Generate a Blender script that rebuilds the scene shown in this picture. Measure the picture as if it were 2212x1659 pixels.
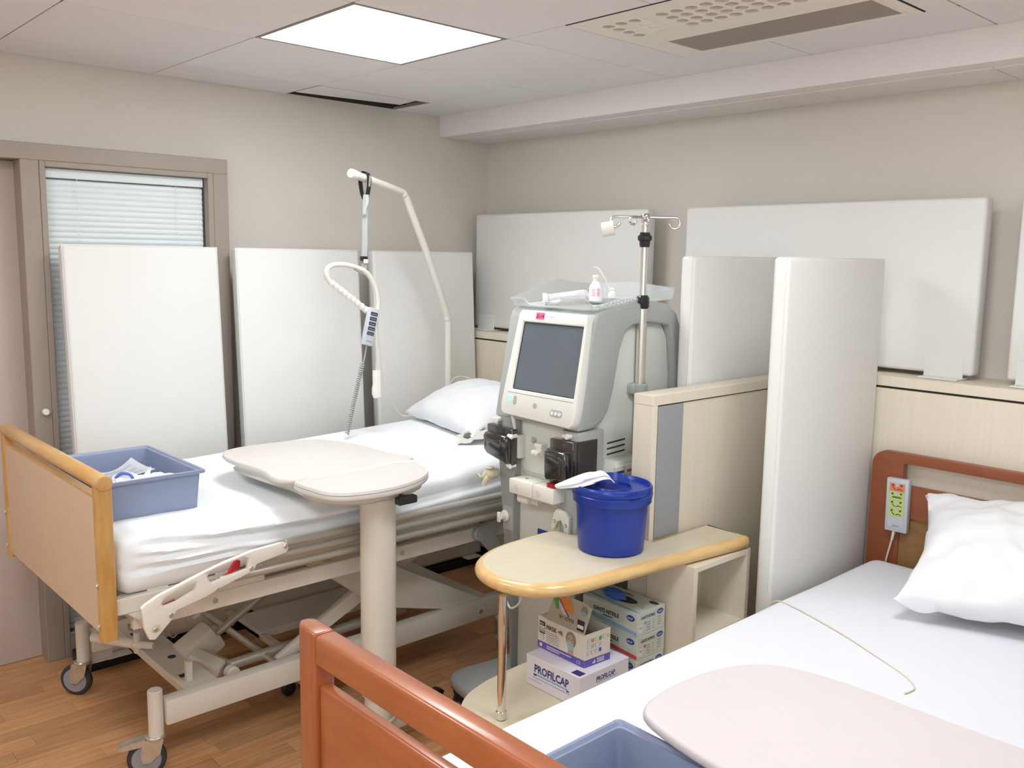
import bpy, bmesh, math, random
from mathutils import Vector, Matrix, noise
random.seed(7)
for o in list(bpy.data.objects): bpy.data.objects.remove(o)
SC = bpy.context.scene
COL = SC.collection
PI = math.pi
V = Vector

# ------------------------------------------------------------------ camera, world, exposure
yaw, pitch, roll = 0.825562, -0.14006764, 0.01620779
F = V((math.cos(yaw)*math.cos(pitch), math.sin(yaw)*math.cos(pitch), math.sin(pitch)))
Rt = V((math.sin(yaw), -math.cos(yaw), 0)); Up = Rt.cross(F)
R2 = math.cos(roll)*Rt + math.sin(roll)*Up; U2 = -math.sin(roll)*Rt + math.cos(roll)*Up
cd = bpy.data.cameras.new('camera'); cam = bpy.data.objects.new('camera', cd); COL.objects.link(cam)
M = Matrix((R2, U2, -F)).transposed().to_4x4(); M.translation = V((0, 0, 1.61)); cam.matrix_world = M
cd.sensor_width = 36; cd.lens = 1950.6/2212*36; cd.clip_start = 0.02
SC.camera = cam
w = bpy.data.worlds.new('world'); SC.world = w; w.use_nodes = True
w.node_tree.nodes['Background'].inputs[0].default_value = (0.86, 0.94, 1.0, 1)
w.node_tree.nodes['Background'].inputs[1].default_value = 1.9  # sky used as fill light, entering by the added window openings
SC.view_settings.view_transform = 'Standard'; SC.view_settings.look = 'None'
SC.view_settings.gamma = 1; SC.view_settings.use_curve_mapping = False
SC.view_settings.exposure = 0.93
LIGHT_POWER = 9.0
LIGHT_COL = (1.0, 0.965, 0.92)

# ------------------------------------------------------------------ materials
def lin(c):
    return tuple(((x/255)/12.92 if x/255 <= 0.04045 else ((x/255+0.055)/1.055)**2.4) for x in c) + (1,)
def mat(name, c, rough=0.5, metal=0.0, spec=0.5, bump=0, bscale=60, var=0, vscale=8, stretch=None, c2=None, coat=0, rnd=0, emit=None, estr=0, island=False):
    m = bpy.data.materials.new(name); m.use_nodes = True; nt = m.node_tree; N = nt.nodes; L = nt.links
    b = N['Principled BSDF']; b.inputs['Base Color'].default_value = lin(c)
    b.inputs['Roughness'].default_value = rough; b.inputs['Metallic'].default_value = metal
    b.inputs['Specular IOR Level'].default_value = spec; b.inputs['Coat Weight'].default_value = coat
    b.inputs['Coat Roughness'].default_value = 0.15
    if emit: b.inputs['Emission Color'].default_value = lin(emit); b.inputs['Emission Strength'].default_value = estr
    tc = N.new('ShaderNodeTexCoord'); mp = N.new('ShaderNodeMapping'); L.new(tc.outputs['Object'], mp.inputs[0])
    if stretch: mp.inputs['Scale'].default_value = stretch
    col = None
    if var or c2:
        nz = N.new('ShaderNodeTexNoise'); nz.inputs['Scale'].default_value = vscale; nz.inputs['Detail'].default_value = 6; nz.inputs['Roughness'].default_value = 0.6
        L.new(mp.outputs[0], nz.inputs[0])
        cr = N.new('ShaderNodeValToRGB'); L.new(nz.outputs[0], cr.inputs[0])
        d = tuple(max(0, x-var*255) for x in c) if c2 is None else c2
        cr.color_ramp.elements[0].position = 0.32; cr.color_ramp.elements[0].color = lin(d)
        cr.color_ramp.elements[1].position = 0.68; cr.color_ramp.elements[1].color = lin(c)
        col = cr.outputs[0]
        if rnd:
            hs = N.new('ShaderNodeHueSaturation'); L.new(col, hs.inputs['Color'])
            if island: g = N.new('ShaderNodeNewGeometry'); ro = g.outputs['Random Per Island']
            else: g = N.new('ShaderNodeObjectInfo'); ro = g.outputs['Random']
            mr = N.new('ShaderNodeMapRange'); L.new(ro, mr.inputs[0]); mr.inputs[3].default_value = 1-rnd; mr.inputs[4].default_value = 1+rnd
            L.new(mr.outputs[0], hs.inputs['Value'])
            ad = N.new('ShaderNodeVectorMath'); ad.operation = 'ADD'; L.new(mp.outputs[0], ad.inputs[0])
            ml = N.new('ShaderNodeMath'); ml.operation = 'MULTIPLY'; ml.inputs[1].default_value = 37; L.new(ro, ml.inputs[0]); L.new(ml.outputs[0], ad.inputs[1])
            L.new(ad.outputs[0], nz.inputs[0]); col = hs.outputs[0]
        L.new(col, b.inputs['Base Color'])
    if bump:
        n2 = N.new('ShaderNodeTexNoise'); n2.inputs['Scale'].default_value = bscale; n2.inputs['Detail'].default_value = 3
        L.new(mp.outputs[0] if stretch else tc.outputs['Object'], n2.inputs[0])
        bp = N.new('ShaderNodeBump'); bp.inputs['Strength'].default_value = bump; bp.inputs['Distance'].default_value = 0.004
        L.new(n2.outputs[0], bp.inputs['Height']); L.new(bp.outputs[0], b.inputs['Normal'])
    return m
def clear(name, c, rough=0.08, alpha=0.75, tint=0.3):
    m = bpy.data.materials.new(name); m.use_nodes = True; nt = m.node_tree; N = nt.nodes; L = nt.links
    b = N['Principled BSDF']; b.inputs['Base Color'].default_value = lin(c); b.inputs['Roughness'].default_value = rough
    tr = N.new('ShaderNodeBsdfTransparent'); tr.inputs[0].default_value = (0.97, 0.98, 0.98, 1)
    lw = N.new('ShaderNodeLayerWeight'); lw.inputs[0].default_value = 0.5
    fr = N.new('ShaderNodeMath'); fr.operation = 'POWER'; fr.inputs[1].default_value = 4; L.new(lw.outputs['Facing'], fr.inputs[0])
    mr = N.new('ShaderNodeMapRange'); L.new(fr.outputs[0], mr.inputs[0]); mr.inputs[3].default_value = 1-alpha; mr.inputs[4].default_value = 1
    mx = N.new('ShaderNodeMixShader'); L.new(mr.outputs[0], mx.inputs[0]); L.new(tr.outputs[0], mx.inputs[1]); L.new(b.outputs[0], mx.inputs[2])
    L.new(mx.outputs[0], N['Material Output'].inputs[0]); return m
m_wall = mat('wall_paint', (220, 213, 203), 0.85, spec=0.2, bump=0.08, bscale=250, var=0.008, vscale=2)
m_ceil = mat('ceiling_board', (236, 233, 233), 0.9, spec=0.15, bump=0.15, bscale=400, var=0.01, vscale=3, rnd=0.015)
m_grid = mat('ceiling_grid', (150, 140, 131), 0.6)
m_void = mat('plenum_void', (60, 55, 50), 0.95)
m_soffit = mat('soffit_board', (236, 231, 228), 0.85, spec=0.2, bump=0.08, bscale=200)
m_taupe = mat('taupe_lacquer', (160, 147, 136), 0.45, var=0.01, vscale=5)
m_mauve = mat('mauve_door', (192, 174, 163), 0.6, var=0.008)
m_slat = mat('blind_slat', (238, 241, 240), 0.4, spec=0.5)
m_glass = clear('pane_glass', (255, 255, 255), 0.02, 0.97)
m_vinyl = mat('white_vinyl', (230, 229, 224), 0.55, spec=0.35, bump=0.12, bscale=500, var=0.008, vscale=3)
m_wood_b = mat('beige_laminate', (234, 224, 205), 0.5, c2=(229, 218, 198), vscale=5, stretch=(14, 14, 0.8), bump=0.03, bscale=40)
m_wood_bh = mat('beige_laminate_worktop', (216, 205, 180), 0.42, c2=(211, 199, 172), vscale=5, stretch=(1, 14, 10), bump=0.03, bscale=40)
m_wood_e = mat('birch_edging', (230, 194, 134), 0.3, c2=(216, 176, 114), vscale=4, stretch=(2, 9, 9), coat=0.5)
m_honey = mat('honey_wood', (206, 166, 102), 0.38, c2=(190, 138, 68), vscale=5, stretch=(6, 6, 1.5), coat=0.3)
m_honey_y = mat('honey_wood_rail', (208, 168, 112), 0.35, c2=(196, 146, 80), vscale=5, stretch=(6, 1.2, 6), coat=0.3)
m_peach = mat('peach_laminate', (212, 186, 158), 0.5, c2=(208, 181, 152), vscale=5, stretch=(1, 12, 1), bump=0.02)
m_red = mat('reddish_beech', (172, 98, 56), 0.33, c2=(154, 82, 42), vscale=5, stretch=(7, 1.2, 7), coat=0.45)
m_redv = mat('reddish_beech_upright', (168, 94, 52), 0.33, c2=(148, 78, 38), vscale=5, stretch=(7, 9, 1), coat=0.45)
m_redh = mat('reddish_headboard', (150, 84, 50), 0.4, c2=(138, 72, 44), vscale=5, stretch=(7, 1.2, 7), coat=0.2)
m_tan = mat('tan_ply', (158, 118, 70), 0.5, c2=(140, 102, 58), vscale=5, stretch=(7, 2, 7))
m_sheet = mat('cotton_sheet', (244, 247, 249), 0.8, spec=0.2, bump=0.12, bscale=600)
m_sheet2 = mat('cotton_sheet_two', (228, 229, 234), 0.8, spec=0.2, bump=0.12, bscale=600)
m_pillow = mat('pillowcase', (234, 235, 237), 0.8, spec=0.2, bump=0.12, bscale=600)
m_frame = mat('bed_frame_enamel', (226, 221, 210), 0.35, spec=0.5, var=0.01)
m_tube = mat('guard_rail_aluminium', (188, 184, 172), 0.35, metal=0.45)
m_white = mat('white_plastic', (236, 232, 222), 0.35)
m_cream = mat('cream_tabletop', (216, 211, 204), 0.45, spec=0.4, var=0.006)
m_cream2 = mat('rose_white_tabletop', (214, 206, 206), 0.42, spec=0.4, var=0.006)
m_gtab = mat('table_column_enamel', (222, 218, 206), 0.4)
m_black = mat('black_plastic', (28, 28, 30), 0.4)
m_rubber = mat('rubber_tyre', (58, 58, 62), 0.75)
m_wheel = mat('wheel_grey', (150, 150, 158), 0.5)
m_zinc = mat('zinc_plate', (214, 209, 198), 0.3, metal=0.7, var=0.08, vscale=40)
m_steel = mat('stainless_steel', (225, 221, 212), 0.3, metal=0.85)
m_chrome = mat('chrome', (225, 222, 218), 0.07, metal=1.0)
m_redp = mat('red_plastic', (190, 28, 36), 0.4)
m_box = mat('blue_grey_tub', (141, 152, 178), 0.4, spec=0.4, var=0.008)
m_paper = mat('paper', (246, 246, 248), 0.8)
m_print = mat('grey_print', (150, 152, 165), 0.8)
m_bluep = mat('blue_print', (104, 128, 205), 0.6)
m_mg = mat('machine_grey', (168, 172, 168), 0.42, spec=0.4)
m_mgd = mat('machine_grey_dark', (150, 152, 150), 0.45)
m_ml = mat('machine_light_panel', (214, 216, 208), 0.45)
m_mw = mat('machine_white', (226, 226, 218), 0.4)
m_seam = mat('seam_grey', (120, 120, 118), 0.6)
m_screen = mat('dark_screen', (104, 114, 120), 0.28, spec=0.5, c2=(94, 103, 110), vscale=3)  # base colour lightened to carry the bluish reflection on the screen
m_scrim = mat('screen_rim', (50, 54, 58), 0.4)
m_pump = mat('smoked_pump_cover', (40, 38, 38), 0.07, spec=0.9, coat=0.6)
m_pump2 = mat('dark_pump_side', (60, 58, 58), 0.25, spec=0.6)
m_tray = clear('clear_tray', (225, 228, 226), 0.12, 0.62)
m_bag = clear('clear_film', (240, 240, 245), 0.12, 0.6)
m_bucket = mat('blue_bucket', (16, 52, 146), 0.28, spec=0.5, var=0.01)
m_bucketd = mat('blue_bucket_shaded', (14, 30, 110), 0.5)  # darker copy of the bucket blue, shade of opening and slot coloured in
m_pink = mat('pink_sticker', (238, 110, 150), 0.6)
m_ink = mat('dark_ink', (50, 46, 66), 0.6)
m_navy = mat('navy_ink', (44, 52, 118), 0.5)
m_navy2 = mat('blue_oval_ink', (54, 64, 160), 0.5)
m_purple = mat('purple_band', (104, 88, 178), 0.5)
m_cardw = mat('white_card', (232, 228, 238), 0.6)
m_cardc = mat('cream_card', (232, 227, 216), 0.6)
m_cardg = mat('pale_green_card', (205, 212, 200), 0.6)
m_lblue = mat('light_blue_ink', (140, 180, 204), 0.6)
m_cred = mat('coral_ink', (214, 84, 92), 0.6)
m_cyan = mat('cyan_ink', (96, 178, 200), 0.6)
m_yel = mat('yellow_ink', (216, 214, 110), 0.6)
m_orange = mat('orange_ink', (224, 140, 64), 0.6)
m_green = mat('green_ink', (70, 168, 76), 0.6)
m_pale = mat('pale_blue_ink', (160, 200, 208), 0.6)
m_lpink = mat('pale_pink_ink', (230, 196, 214), 0.6)
m_skin = mat('printed_skin', (200, 160, 128), 0.6)
m_hair = mat('printed_cap', (140, 140, 124), 0.6)
m_gold = mat('gold_ink', (190, 170, 130), 0.6)
m_glove = mat('nitrile_glove', (62, 110, 190), 0.5)
m_hs = mat('handset_grey', (196, 202, 208), 0.4)
m_hsk = mat('handset_key', (54, 62, 70), 0.4)
m_lime = mat('lime_key', (200, 214, 128), 0.5)
m_okey = mat('orange_key', (224, 136, 90), 0.5)
m_dgreen = mat('dark_green_ink', (60, 76, 40), 0.5)
m_dred = mat('dark_red_ink', (130, 44, 30), 0.5)
m_cord = mat('ivory_cord', (222, 214, 194), 0.5)
m_strap = mat('grey_webbing', (168, 168, 166), 0.8)
m_beigec = mat('beige_clamp', (222, 216, 190), 0.45)
m_grille = mat('return_grille', (172, 162, 152), 0.6)
m_filter = mat('filter_mesh', (130, 112, 84), 0.8, bump=0.5, bscale=500)
m_ac = mat('cassette_plate', (238, 232, 224), 0.6, bump=0.1, bscale=200)
m_floor = mat('laminate_plank', (216, 168, 120), 0.36, c2=(190, 136, 90), vscale=4, stretch=(1.2, 16, 4), rnd=0.17, spec=0.4)
m_floor2 = mat('laminate_far', (216, 168, 120), 0.36, c2=(190, 136, 90), vscale=4, stretch=(1.2, 16, 4), rnd=0.17, island=True)
m_sub = mat('subfloor', (110, 70, 44), 0.8)
m_lamp = mat('lamp_diffuser', (255, 255, 255), 0.5, emit=(246, 251, 255), estr=LIGHT_POWER)
m_led = mat('green_led', (150, 230, 190), 0.4, emit=(120, 220, 170), estr=0.6)
m_smoke = mat('brushed_glass_strip', (158, 160, 164), 0.25, spec=0.5)
m_conc = mat('door_slit', (90, 80, 74), 0.8)

# ------------------------------------------------------------------ mesh helpers
def wloc(o):
    p = V((0, 0, 0))
    while o is not None: p += o.location; o = o.parent
    return p
def finish(bm, name, m, parent=None, label=None, smooth=35, loc=None):
    bmesh.ops.recalc_face_normals(bm, faces=bm.faces[:])
    off = wloc(parent) if parent is not None else (V(loc) if loc is not None else V((0, 0, 0)))
    bmesh.ops.translate(bm, verts=bm.verts[:], vec=-off)
    me = bpy.data.meshes.new(name); bm.to_mesh(me); bm.free()
    ms = m if isinstance(m, (list, tuple)) else [m]
    for x in ms: me.materials.append(x)
    me.polygons.foreach_set('use_smooth', [True]*len(me.polygons))
    me.set_sharp_from_angle(angle=math.radians(smooth))
    o = bpy.data.objects.new(name, me); COL.objects.link(o)
    if parent is not None: o.parent = parent
    elif loc is not None: o.location = loc
    if label: o['label'] = label
    return o
def thing(name, label, cat, loc, group=None):
    o = bpy.data.objects.new(name, None); COL.objects.link(o); o.location = loc; o.empty_display_size = 0.05
    o['label'] = label; o['category'] = cat
    if group: o['group'] = group
    return o
def tag(o, label, cat, group=None):
    o['label'] = label; o['category'] = cat
    if group: o['group'] = group
    return o
def struct(o): o['kind'] = 'structure'; return o
def B(): return bmesh.new()
def box(bm, a, b, r=0, seg=2, rot=None, piv=None):
    a = V(a); b = V(b); c = (a+b)/2; s = b-a
    g = bmesh.ops.create_cube(bm, size=1); vs = g['verts']
    bmesh.ops.scale(bm, vec=s, verts=vs)
    if r > 0:
        es = list({e for v in vs for e in v.link_edges})
        rr = bmesh.ops.bevel(bm, geom=es, offset=min(r, min(abs(x) for x in s)*0.49), segments=seg, profile=0.5, affect='EDGES')
        vs = list({v for f in rr['faces'] for v in f.verts} | {v for v in vs if v.is_valid})
    if rot is not None:
        p = (V(piv)-c) if piv is not None else V((0, 0, 0))
        bmesh.ops.rotate(bm, cent=p, matrix=rot, verts=vs)
    bmesh.ops.translate(bm, vec=c, verts=vs); return vs
def frame_of(d):
    d = d.normalized(); a = V((0, 0, 1)) if abs(d.z) < 0.9 else V((1, 0, 0))
    u = d.cross(a).normalized(); return u, d.cross(u).normalized()
def ring(bm, c, u, v, ru, rv, n): return [bm.verts.new(c+u*(ru*math.cos(2*PI*i/n))+v*(rv*math.sin(2*PI*i/n))) for i in range(n)]
def bridge(bm, a, b):
    n = len(a)
    for i in range(n): bm.faces.new((a[i], a[(i+1) % n], b[(i+1) % n], b[i]))
def cyl(bm, p0, p1, r, r2=None, n=20, bev=0):
    p0 = V(p0); p1 = V(p1); d = p1-p0; u, v = frame_of(d); r2 = r if r2 is None else r2; dn = d.normalized()
    rs = []
    if bev: rs = [(p0, r-bev), (p0+dn*bev, r), (p1-dn*bev, r2), (p1, r2-bev)]
    else: rs = [(p0, r), (p1, r2)]
    R = [ring(bm, p, u, v, q, q, n) for p, q in rs]
    for i in range(len(R)-1): bridge(bm, R[i], R[i+1])
    bm.faces.new(R[0][::-1]); bm.faces.new(R[-1])
def crom(P, k=8):
    P = [V(p) for p in P]; out = []
    for i in range(len(P)-1):
        p0 = P[max(i-1, 0)]; p1 = P[i]; p2 = P[i+1]; p3 = P[min(i+2, len(P)-1)]
        for j in range(k):
            t = j/k; out.append(0.5*((2*p1)+(-p0+p2)*t+(2*p0-5*p1+4*p2-p3)*t*t+(-p0+3*p1-3*p2+p3)*t**3))
    out.append(P[-1]); return out
def tube(bm, P, r, n=10, k=0, rv=None):
    P = crom(P, k) if k else [V(p) for p in P]
    R = []; u = None
    for i, p in enumerate(P):
        d = (P[min(i+1, len(P)-1)]-P[max(i-1, 0)])
        if d.length < 1e-9: d = V((0, 0, 1))
        d.normalize()
        if u is None: u, v = frame_of(d)
        else:
            u = (u-d*u.dot(d)).normalized()
        v = d.cross(u)
        rr = r(i/(len(P)-1)) if callable(r) else r
        R.append(ring(bm, p, u, v, rr, rv if rv else rr, n))
    for i in range(len(R)-1): bridge(bm, R[i], R[i+1])
    bm.faces.new(R[0][::-1]); bm.faces.new(R[-1])
def lathe(bm, prof, c, n=32, caps=True):
    c = V(c); R = [ring(bm, c+V((0, 0, z)), V((1, 0, 0)), V((0, 1, 0)), max(r, 1e-4), max(r, 1e-4), n) for r, z in prof]
    for i in range(len(R)-1): bridge(bm, R[i], R[i+1])
    if caps: bm.faces.new(R[0][::-1]); bm.faces.new(R[-1])
AX = {'x': lambda a, b, d: V((d, a, b)), 'y': lambda a, b, d: V((a, d, b)), 'z': lambda a, b, d: V((a, b, d))}
def prism(bm, poly, axis, d0, d1, holes=(), bev=0, seg=2):
    f = AX[axis]; b2 = bmesh.new(); es = []
    for lp in [poly]+list(holes):
        vs = [b2.verts.new(f(a, b, d0)) for a, b in lp]
        es += [b2.edges.new((vs[i], vs[(i+1) % len(vs)])) for i in range(len(vs))]
    if holes: bmesh.ops.triangle_fill(b2, use_beauty=True, edges=es)
    else: b2.faces.new(b2.verts[:])
    vec = f(0, 0, d1)-f(0, 0, d0)
    r = bmesh.ops.extrude_face_region(b2, geom=b2.faces[:])
    bmesh.ops.translate(b2, vec=vec, verts=[v for v in r['geom'] if isinstance(v, bmesh.types.BMVert)])
    bmesh.ops.recalc_face_normals(b2, faces=b2.faces[:])
    if bev:
        ee = [e for e in b2.edges if len(e.link_faces) == 2 and e.calc_face_angle() > 0.9]
        bmesh.ops.bevel(b2, geom=ee, offset=bev, segments=seg, profile=0.5, affect='EDGES', clamp_overlap=True)
    me = bpy.data.meshes.new('tmp'); b2.to_mesh(me); b2.free(); bm.from_mesh(me); bpy.data.meshes.remove(me)
def rrect(x0, y0, x1, y1, r, n=5):
    P = []
    for cx, cy, a in ((x1-r, y1-r, 0), (x0+r, y1-r, 90), (x0+r, y0+r, 180), (x1-r, y0+r, 270)):
        for i in range(n+1):
            t = math.radians(a+90*i/n); P.append((cx+r*math.cos(t), cy+r*math.sin(t)))
    return P
def bullslab(bm, outline, z0, z1, r, seg=5):
    """slab with rounded-over edge: outline is CCW list of (x,y)"""
    n = len(outline); P = [V((a, b, 0)) for a, b in outline]; nm = []
    for i in range(n):
        d = (P[(i+1) % n]-P[i-1]).normalized(); nm.append(V((d.y, -d.x, 0)))
    rings = []; h = (z1-z0)/2; zc = (z0+z1)/2
    for k in range(seg+1):
        t = -PI/2+PI*k/seg
        rings.append([bm.verts.new(P[i]+nm[i]*(-r+r*math.cos(t))+V((0, 0, zc+h*math.sin(t)))) for i in range(n)])
    for a, b in zip(rings, rings[1:]): bridge(bm, a, b)
    bm.faces.new(rings[0][::-1]); bm.faces.new(rings[-1])
def decal(name, parent, m, o, u, v, polys, th=0.0006, label=None):
    """flat print: 2D polygons in the (u,v) frame at o, given a hair of thickness"""
    o = V(o); u = V(u).normalized(); v = V(v).normalized(); n = u.cross(v); bm = B()
    for poly in polys:
        vs = [bm.verts.new(o+u*a+v*b+n*th) for a, b in poly]
        try: bm.faces.new(vs)
        except Exception: pass
    r = bmesh.ops.extrude_face_region(bm, geom=bm.faces[:])
    bmesh.ops.translate(bm, vec=-n*th*0.9, verts=[x for x in r['geom'] if isinstance(x, bmesh.types.BMVert)])
    return finish(bm, name, m, parent, label)
def text(parent, s, o, u, v, size, m, bold=0.0, sx=1.0, align='LEFT', th=0.0007):
    cu = bpy.data.curves.new('t', 'FONT'); cu.body = s; cu.size = size; cu.offset = bold; cu.align_x = align; cu.resolution_u = 2
    ob = bpy.data.objects.new('t', cu); COL.objects.link(ob); dg = bpy.context.evaluated_depsgraph_get()
    me = bpy.data.meshes.new_from_object(ob.evaluated_get(dg)); bpy.data.objects.remove(ob)
    bm = B(); bm.from_mesh(me); bpy.data.meshes.remove(me)
    o = V(o); u = V(u).normalized(); v = V(v).normalized(); n = u.cross(v)
    for x in bm.verts: c = x.co.copy(); x.co = o+u*(c.x*sx)+v*c.y+n*th
    return finish(bm, 'lettering', m, parent)
def R_(x0, y0, x1, y1): return [(x0, y0), (x1, y0), (x1, y1), (x0, y1)]
def ell(cx, cy, a, b, n=20): return [(cx+a*math.cos(2*PI*i/n), cy+b*math.sin(2*PI*i/n)) for i in range(n)]
X_, Y_, Z_ = V((1, 0, 0)), V((0, 1, 0)), V((0, 0, 1))

# ================================================================== SETTING
ZC = 2.32; YW = 3.80; XW = 3.30; XL = -1.3; YF = -2.4; ZT = 2.66
# floor with planks
bm = B(); box(bm, (XL, YF, -0.06), (XW, YW, -0.012)); flo = struct(finish(bm, 'floor', m_sub))
PW = 0.074; bm_far = B(); cache = {}
row = 0; y = YF
while y < YW-0.001:
    y1 = min(y+PW, YW); x = XL-random.random()*0.45
    while x < XW:
        Lp = random.choice((0.42, 0.5, 0.58)); xa = max(x, XL); xb = min(x+Lp, XW); x += Lp
        if xb-xa < 0.01: continue
        near = (xb > 0.5 and xa < 2.5 and y1 > 1.55 and y > 1.5 and (xa < 2.2 or y < 2.9))
        if near:
            key = round(xb-xa, 3), round(y1-y, 3)
            if key not in cache:
                b3 = B(); box(b3, (0.0004, 0.0004, -0.012), (xb-xa-0.0004, y1-y-0.0004, 0), 0.0006, 1)
                o = finish(b3, 'plank', m_floor, flo); cache[key] = o.data; o.location = (xa, y, 0)
            else:
                o = bpy.data.objects.new('plank', cache[key]); COL.objects.link(o); o.parent = flo; o.location = (xa, y, 0)
        else: box(bm_far, (xa+0.0004, y+0.0004, -0.012), (xb-0.0004, y1-0.0004, 0))
    y = y1
o = finish(bm_far, 'planks', m_floor2, flo); o['kind'] = 'stuff'

# walls
T = 0.12
bm = B()
box(bm, (XL-T, YW, 0), (XW+T, YW+T, ZT))
struct(finish(bm, 'wall_back', m_wall))
bm = B(); box(bm, (XW, YF-T, 0), (XW+T, YW, ZT)); struct(finish(bm, 'wall_right', m_wall))
# window openings added in the two unseen walls to let in fill light
bm = B(); prism(bm, [(YF-T, 0), (YW, 0), (YW, ZT), (YF-T, ZT)], 'x', XL-T, XL, holes=[[(-2.0, 1.1), (0.6, 1.1), (0.6, 2.2), (-2.0, 2.2)]]); struct(finish(bm, 'wall_left', m_wall))
bm = B(); prism(bm, [(XL, 0), (XW, 0), (XW, ZT), (XL, ZT)], 'y', YF-T, YF, holes=[[(-0.9, 1.1), (0.95, 1.1), (0.95, 2.2), (-0.9, 2.2)]]); struct(finish(bm, 'wall_front', m_wall))
bm = B()
for x in (-0.9, 0.0, 0.91): box(bm, (x, YF-0.08, 1.1), (x+0.04, YF-0.04, 2.2))
box(bm, (-0.9, YF-0.08, 1.1), (0.95, YF-0.04, 1.14)); box(bm, (-0.9, YF-0.08, 2.16), (0.95, YF-0.04, 2.2)); struct(finish(bm, 'added_window_2', m_taupe))
bm = B()
for y in (-2.0, -0.72, 0.56): box(bm, (XL-0.08, y, 1.1), (XL-0.04, y+0.04, 2.2))
box(bm, (XL-0.08, -2.0, 1.1), (XL-0.04, 0.6, 1.14)); box(bm, (XL-0.08, -2.0, 2.16), (XL-0.04, 0.6, 2.2)); struct(finish(bm, 'added_window_3', m_taupe))
# ceiling: slab above, grid bars, tiles
bm = B(); box(bm, (XL, YF, ZT-0.03), (XW, YW, ZT)); ceil = struct(finish(bm, 'ceiling', m_void))
xs = [XL]+[x for x in [0.885+0.6*k for k in range(-4, 4)] if XL < x < 2.9]+[2.97]
ys = [YF]+[y for y in [2.905+0.6*k for k in range(-9, 2)] if YF < y < YW-0.05]+[YW]
lamps = {(1.485, 2.305), (1.485, 0.505), (-0.315, 2.305), (-0.315, 0.505)}
bm = B()
for x in xs[1:-1]: box(bm, (x-0.011, YF, ZC+0.0015), (x+0.011, YW, ZC+0.012))
for y in ys[1:-1]:
    if abs(y-1.705) < 0.01: box(bm, (XL, y-0.011, ZC+0.0015), (2.085, y+0.011, ZC+0.012)); box(bm, (2.685, y-0.011, ZC+0.0015), (2.97, y+0.011, ZC+0.012))
    else: box(bm, (XL, y-0.011, ZC+0.0015), (2.97, y+0.011, ZC+0.012))
finish(bm, 'grid_bars', m_grid, ceil)
def ctile(x0, y0, x1, y1, rz=0, dz=0, g=0.0022):
    b3 = B(); cx, cy = (x0+x1)/2, (y0+y1)/2
    box(b3, (x0-cx+g, y0-cy+g, 0), (x1-cx-g, y1-cy-g, 0.014), 0.0012, 1)
    o = finish(b3, 'ceiling_tile', m_ceil, ceil); o.location = (cx, cy, ZC+dz-0.0003); o.rotation_euler.z = rz
for i in range(len(xs)-1):
    for j in range(len(ys)-1):
        x0, x1, y0, y1 = xs[i], xs[i+1], ys[j], ys[j+1]
        if (round(x0, 3), round(y0, 3)) in lamps: continue
        if abs(x0-2.085) < 0.01 and 1.1 < (y0+y1)/2 < 2.305:
            if abs(y0-1.705) < 0.01: ctile(x0, 2.045, x1, y1)
            if abs(y0-1.105) < 0.01: ctile(x0, y0, x1, 1.195)
            continue
        if abs(x0-2.085) < 0.01 and y0 > 3.4: continue
        ctile(x0, y0, x1, y1)
ctile(2.09, 3.475, 2.62, 3.715, math.radians(-7.5), 0.004)
bm = B(); box(bm, (2.0, YW-0.004, ZC+0.003), (2.75, YW-0.0005, ZT-0.04)); finish(bm, 'plenum_shade', m_void, ceil)  # dark sheet painting shade on the wall above the displaced tile
# soffit along the right wall
bm = B(); box(bm, (2.97, YF, 2.216), (XW, YW, ZT-0.03)); sof = finish(bm, 'trim_1', m_soffit); struct(sof)
for k in range(-9, 2):
    ya = max(2.94+0.6*k, YF); yb = min(2.94+0.6*(k+1), YW)
    b3 = B(); box(b3, (3.06, ya+0.002, 2.2115), (XW-0.006, yb-0.002, 2.2165), 0.001, 1); finish(b3, 'soffit_panel', m_soffit, sof)
bm = B(); box(bm, (2.965, YF, 2.214), (2.9715, YW, ZC), 0.001, 1); finish(bm, 'soffit_face', m_soffit, sof)

# door on the left of the back wall, and the boxed-out taupe surround that carries the glazed blind
FY = 3.69
bm = B(); box(bm, (0.12, YW-0.022, 0.0025), (0.955, YW-0.001, 1.93)); struct(finish(bm, 'door_1', m_mauve))
bm = B()
box(bm, (0.05, FY, 1.934), (1.7505, YW-0.0005, 1.995), 0.002, 1)
box(bm, (0.952, FY, 0), (1.016, YW-0.0005, 1.9345), 0.002, 1)
box(bm, (1.6855, FY, 0.0), (1.7505, YW-0.0005, 1.9345), 0.002, 1)
box(bm, (0.05, FY, 0), (0.122, YW-0.0005, 1.9345), 0.002, 1)
tr = struct(finish(bm, 'trim_2', m_taupe))
bm = B(); xo, xi, xr, xro = 1.0165, 1.037, 1.662, 1.685
box(bm, (xo, FY-0.002, 0.0), (xi, FY+0.04, 1.934), 0.002, 1); box(bm, (xr, FY-0.002, 0.0), (xro, FY+0.04, 1.934), 0.002, 1)
box(bm, (xi, FY-0.0015, 1.913), (xr, FY+0.04, 1.934), 0.002, 1); box(bm, (xi, FY-0.0015, 0.0), (xr, FY+0.04, 0.10), 0.002, 1)
win = finish(bm, 'window_1', m_taupe); struct(win)
bm = B(); box(bm, (xi, FY+0.010, 0.10), (xr, FY+0.013, 1.913)); finish(bm, 'pane', m_glass, win)
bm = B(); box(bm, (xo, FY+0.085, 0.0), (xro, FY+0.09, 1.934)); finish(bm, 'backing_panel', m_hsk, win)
bm = B(); cyl(bm, (0.990, FY, 0.998), (0.990, FY-0.022, 0.998), 0.0125, n=20, bev=0.003); finish(bm, 'knob', m_white, tr, 'round white knob')
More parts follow.
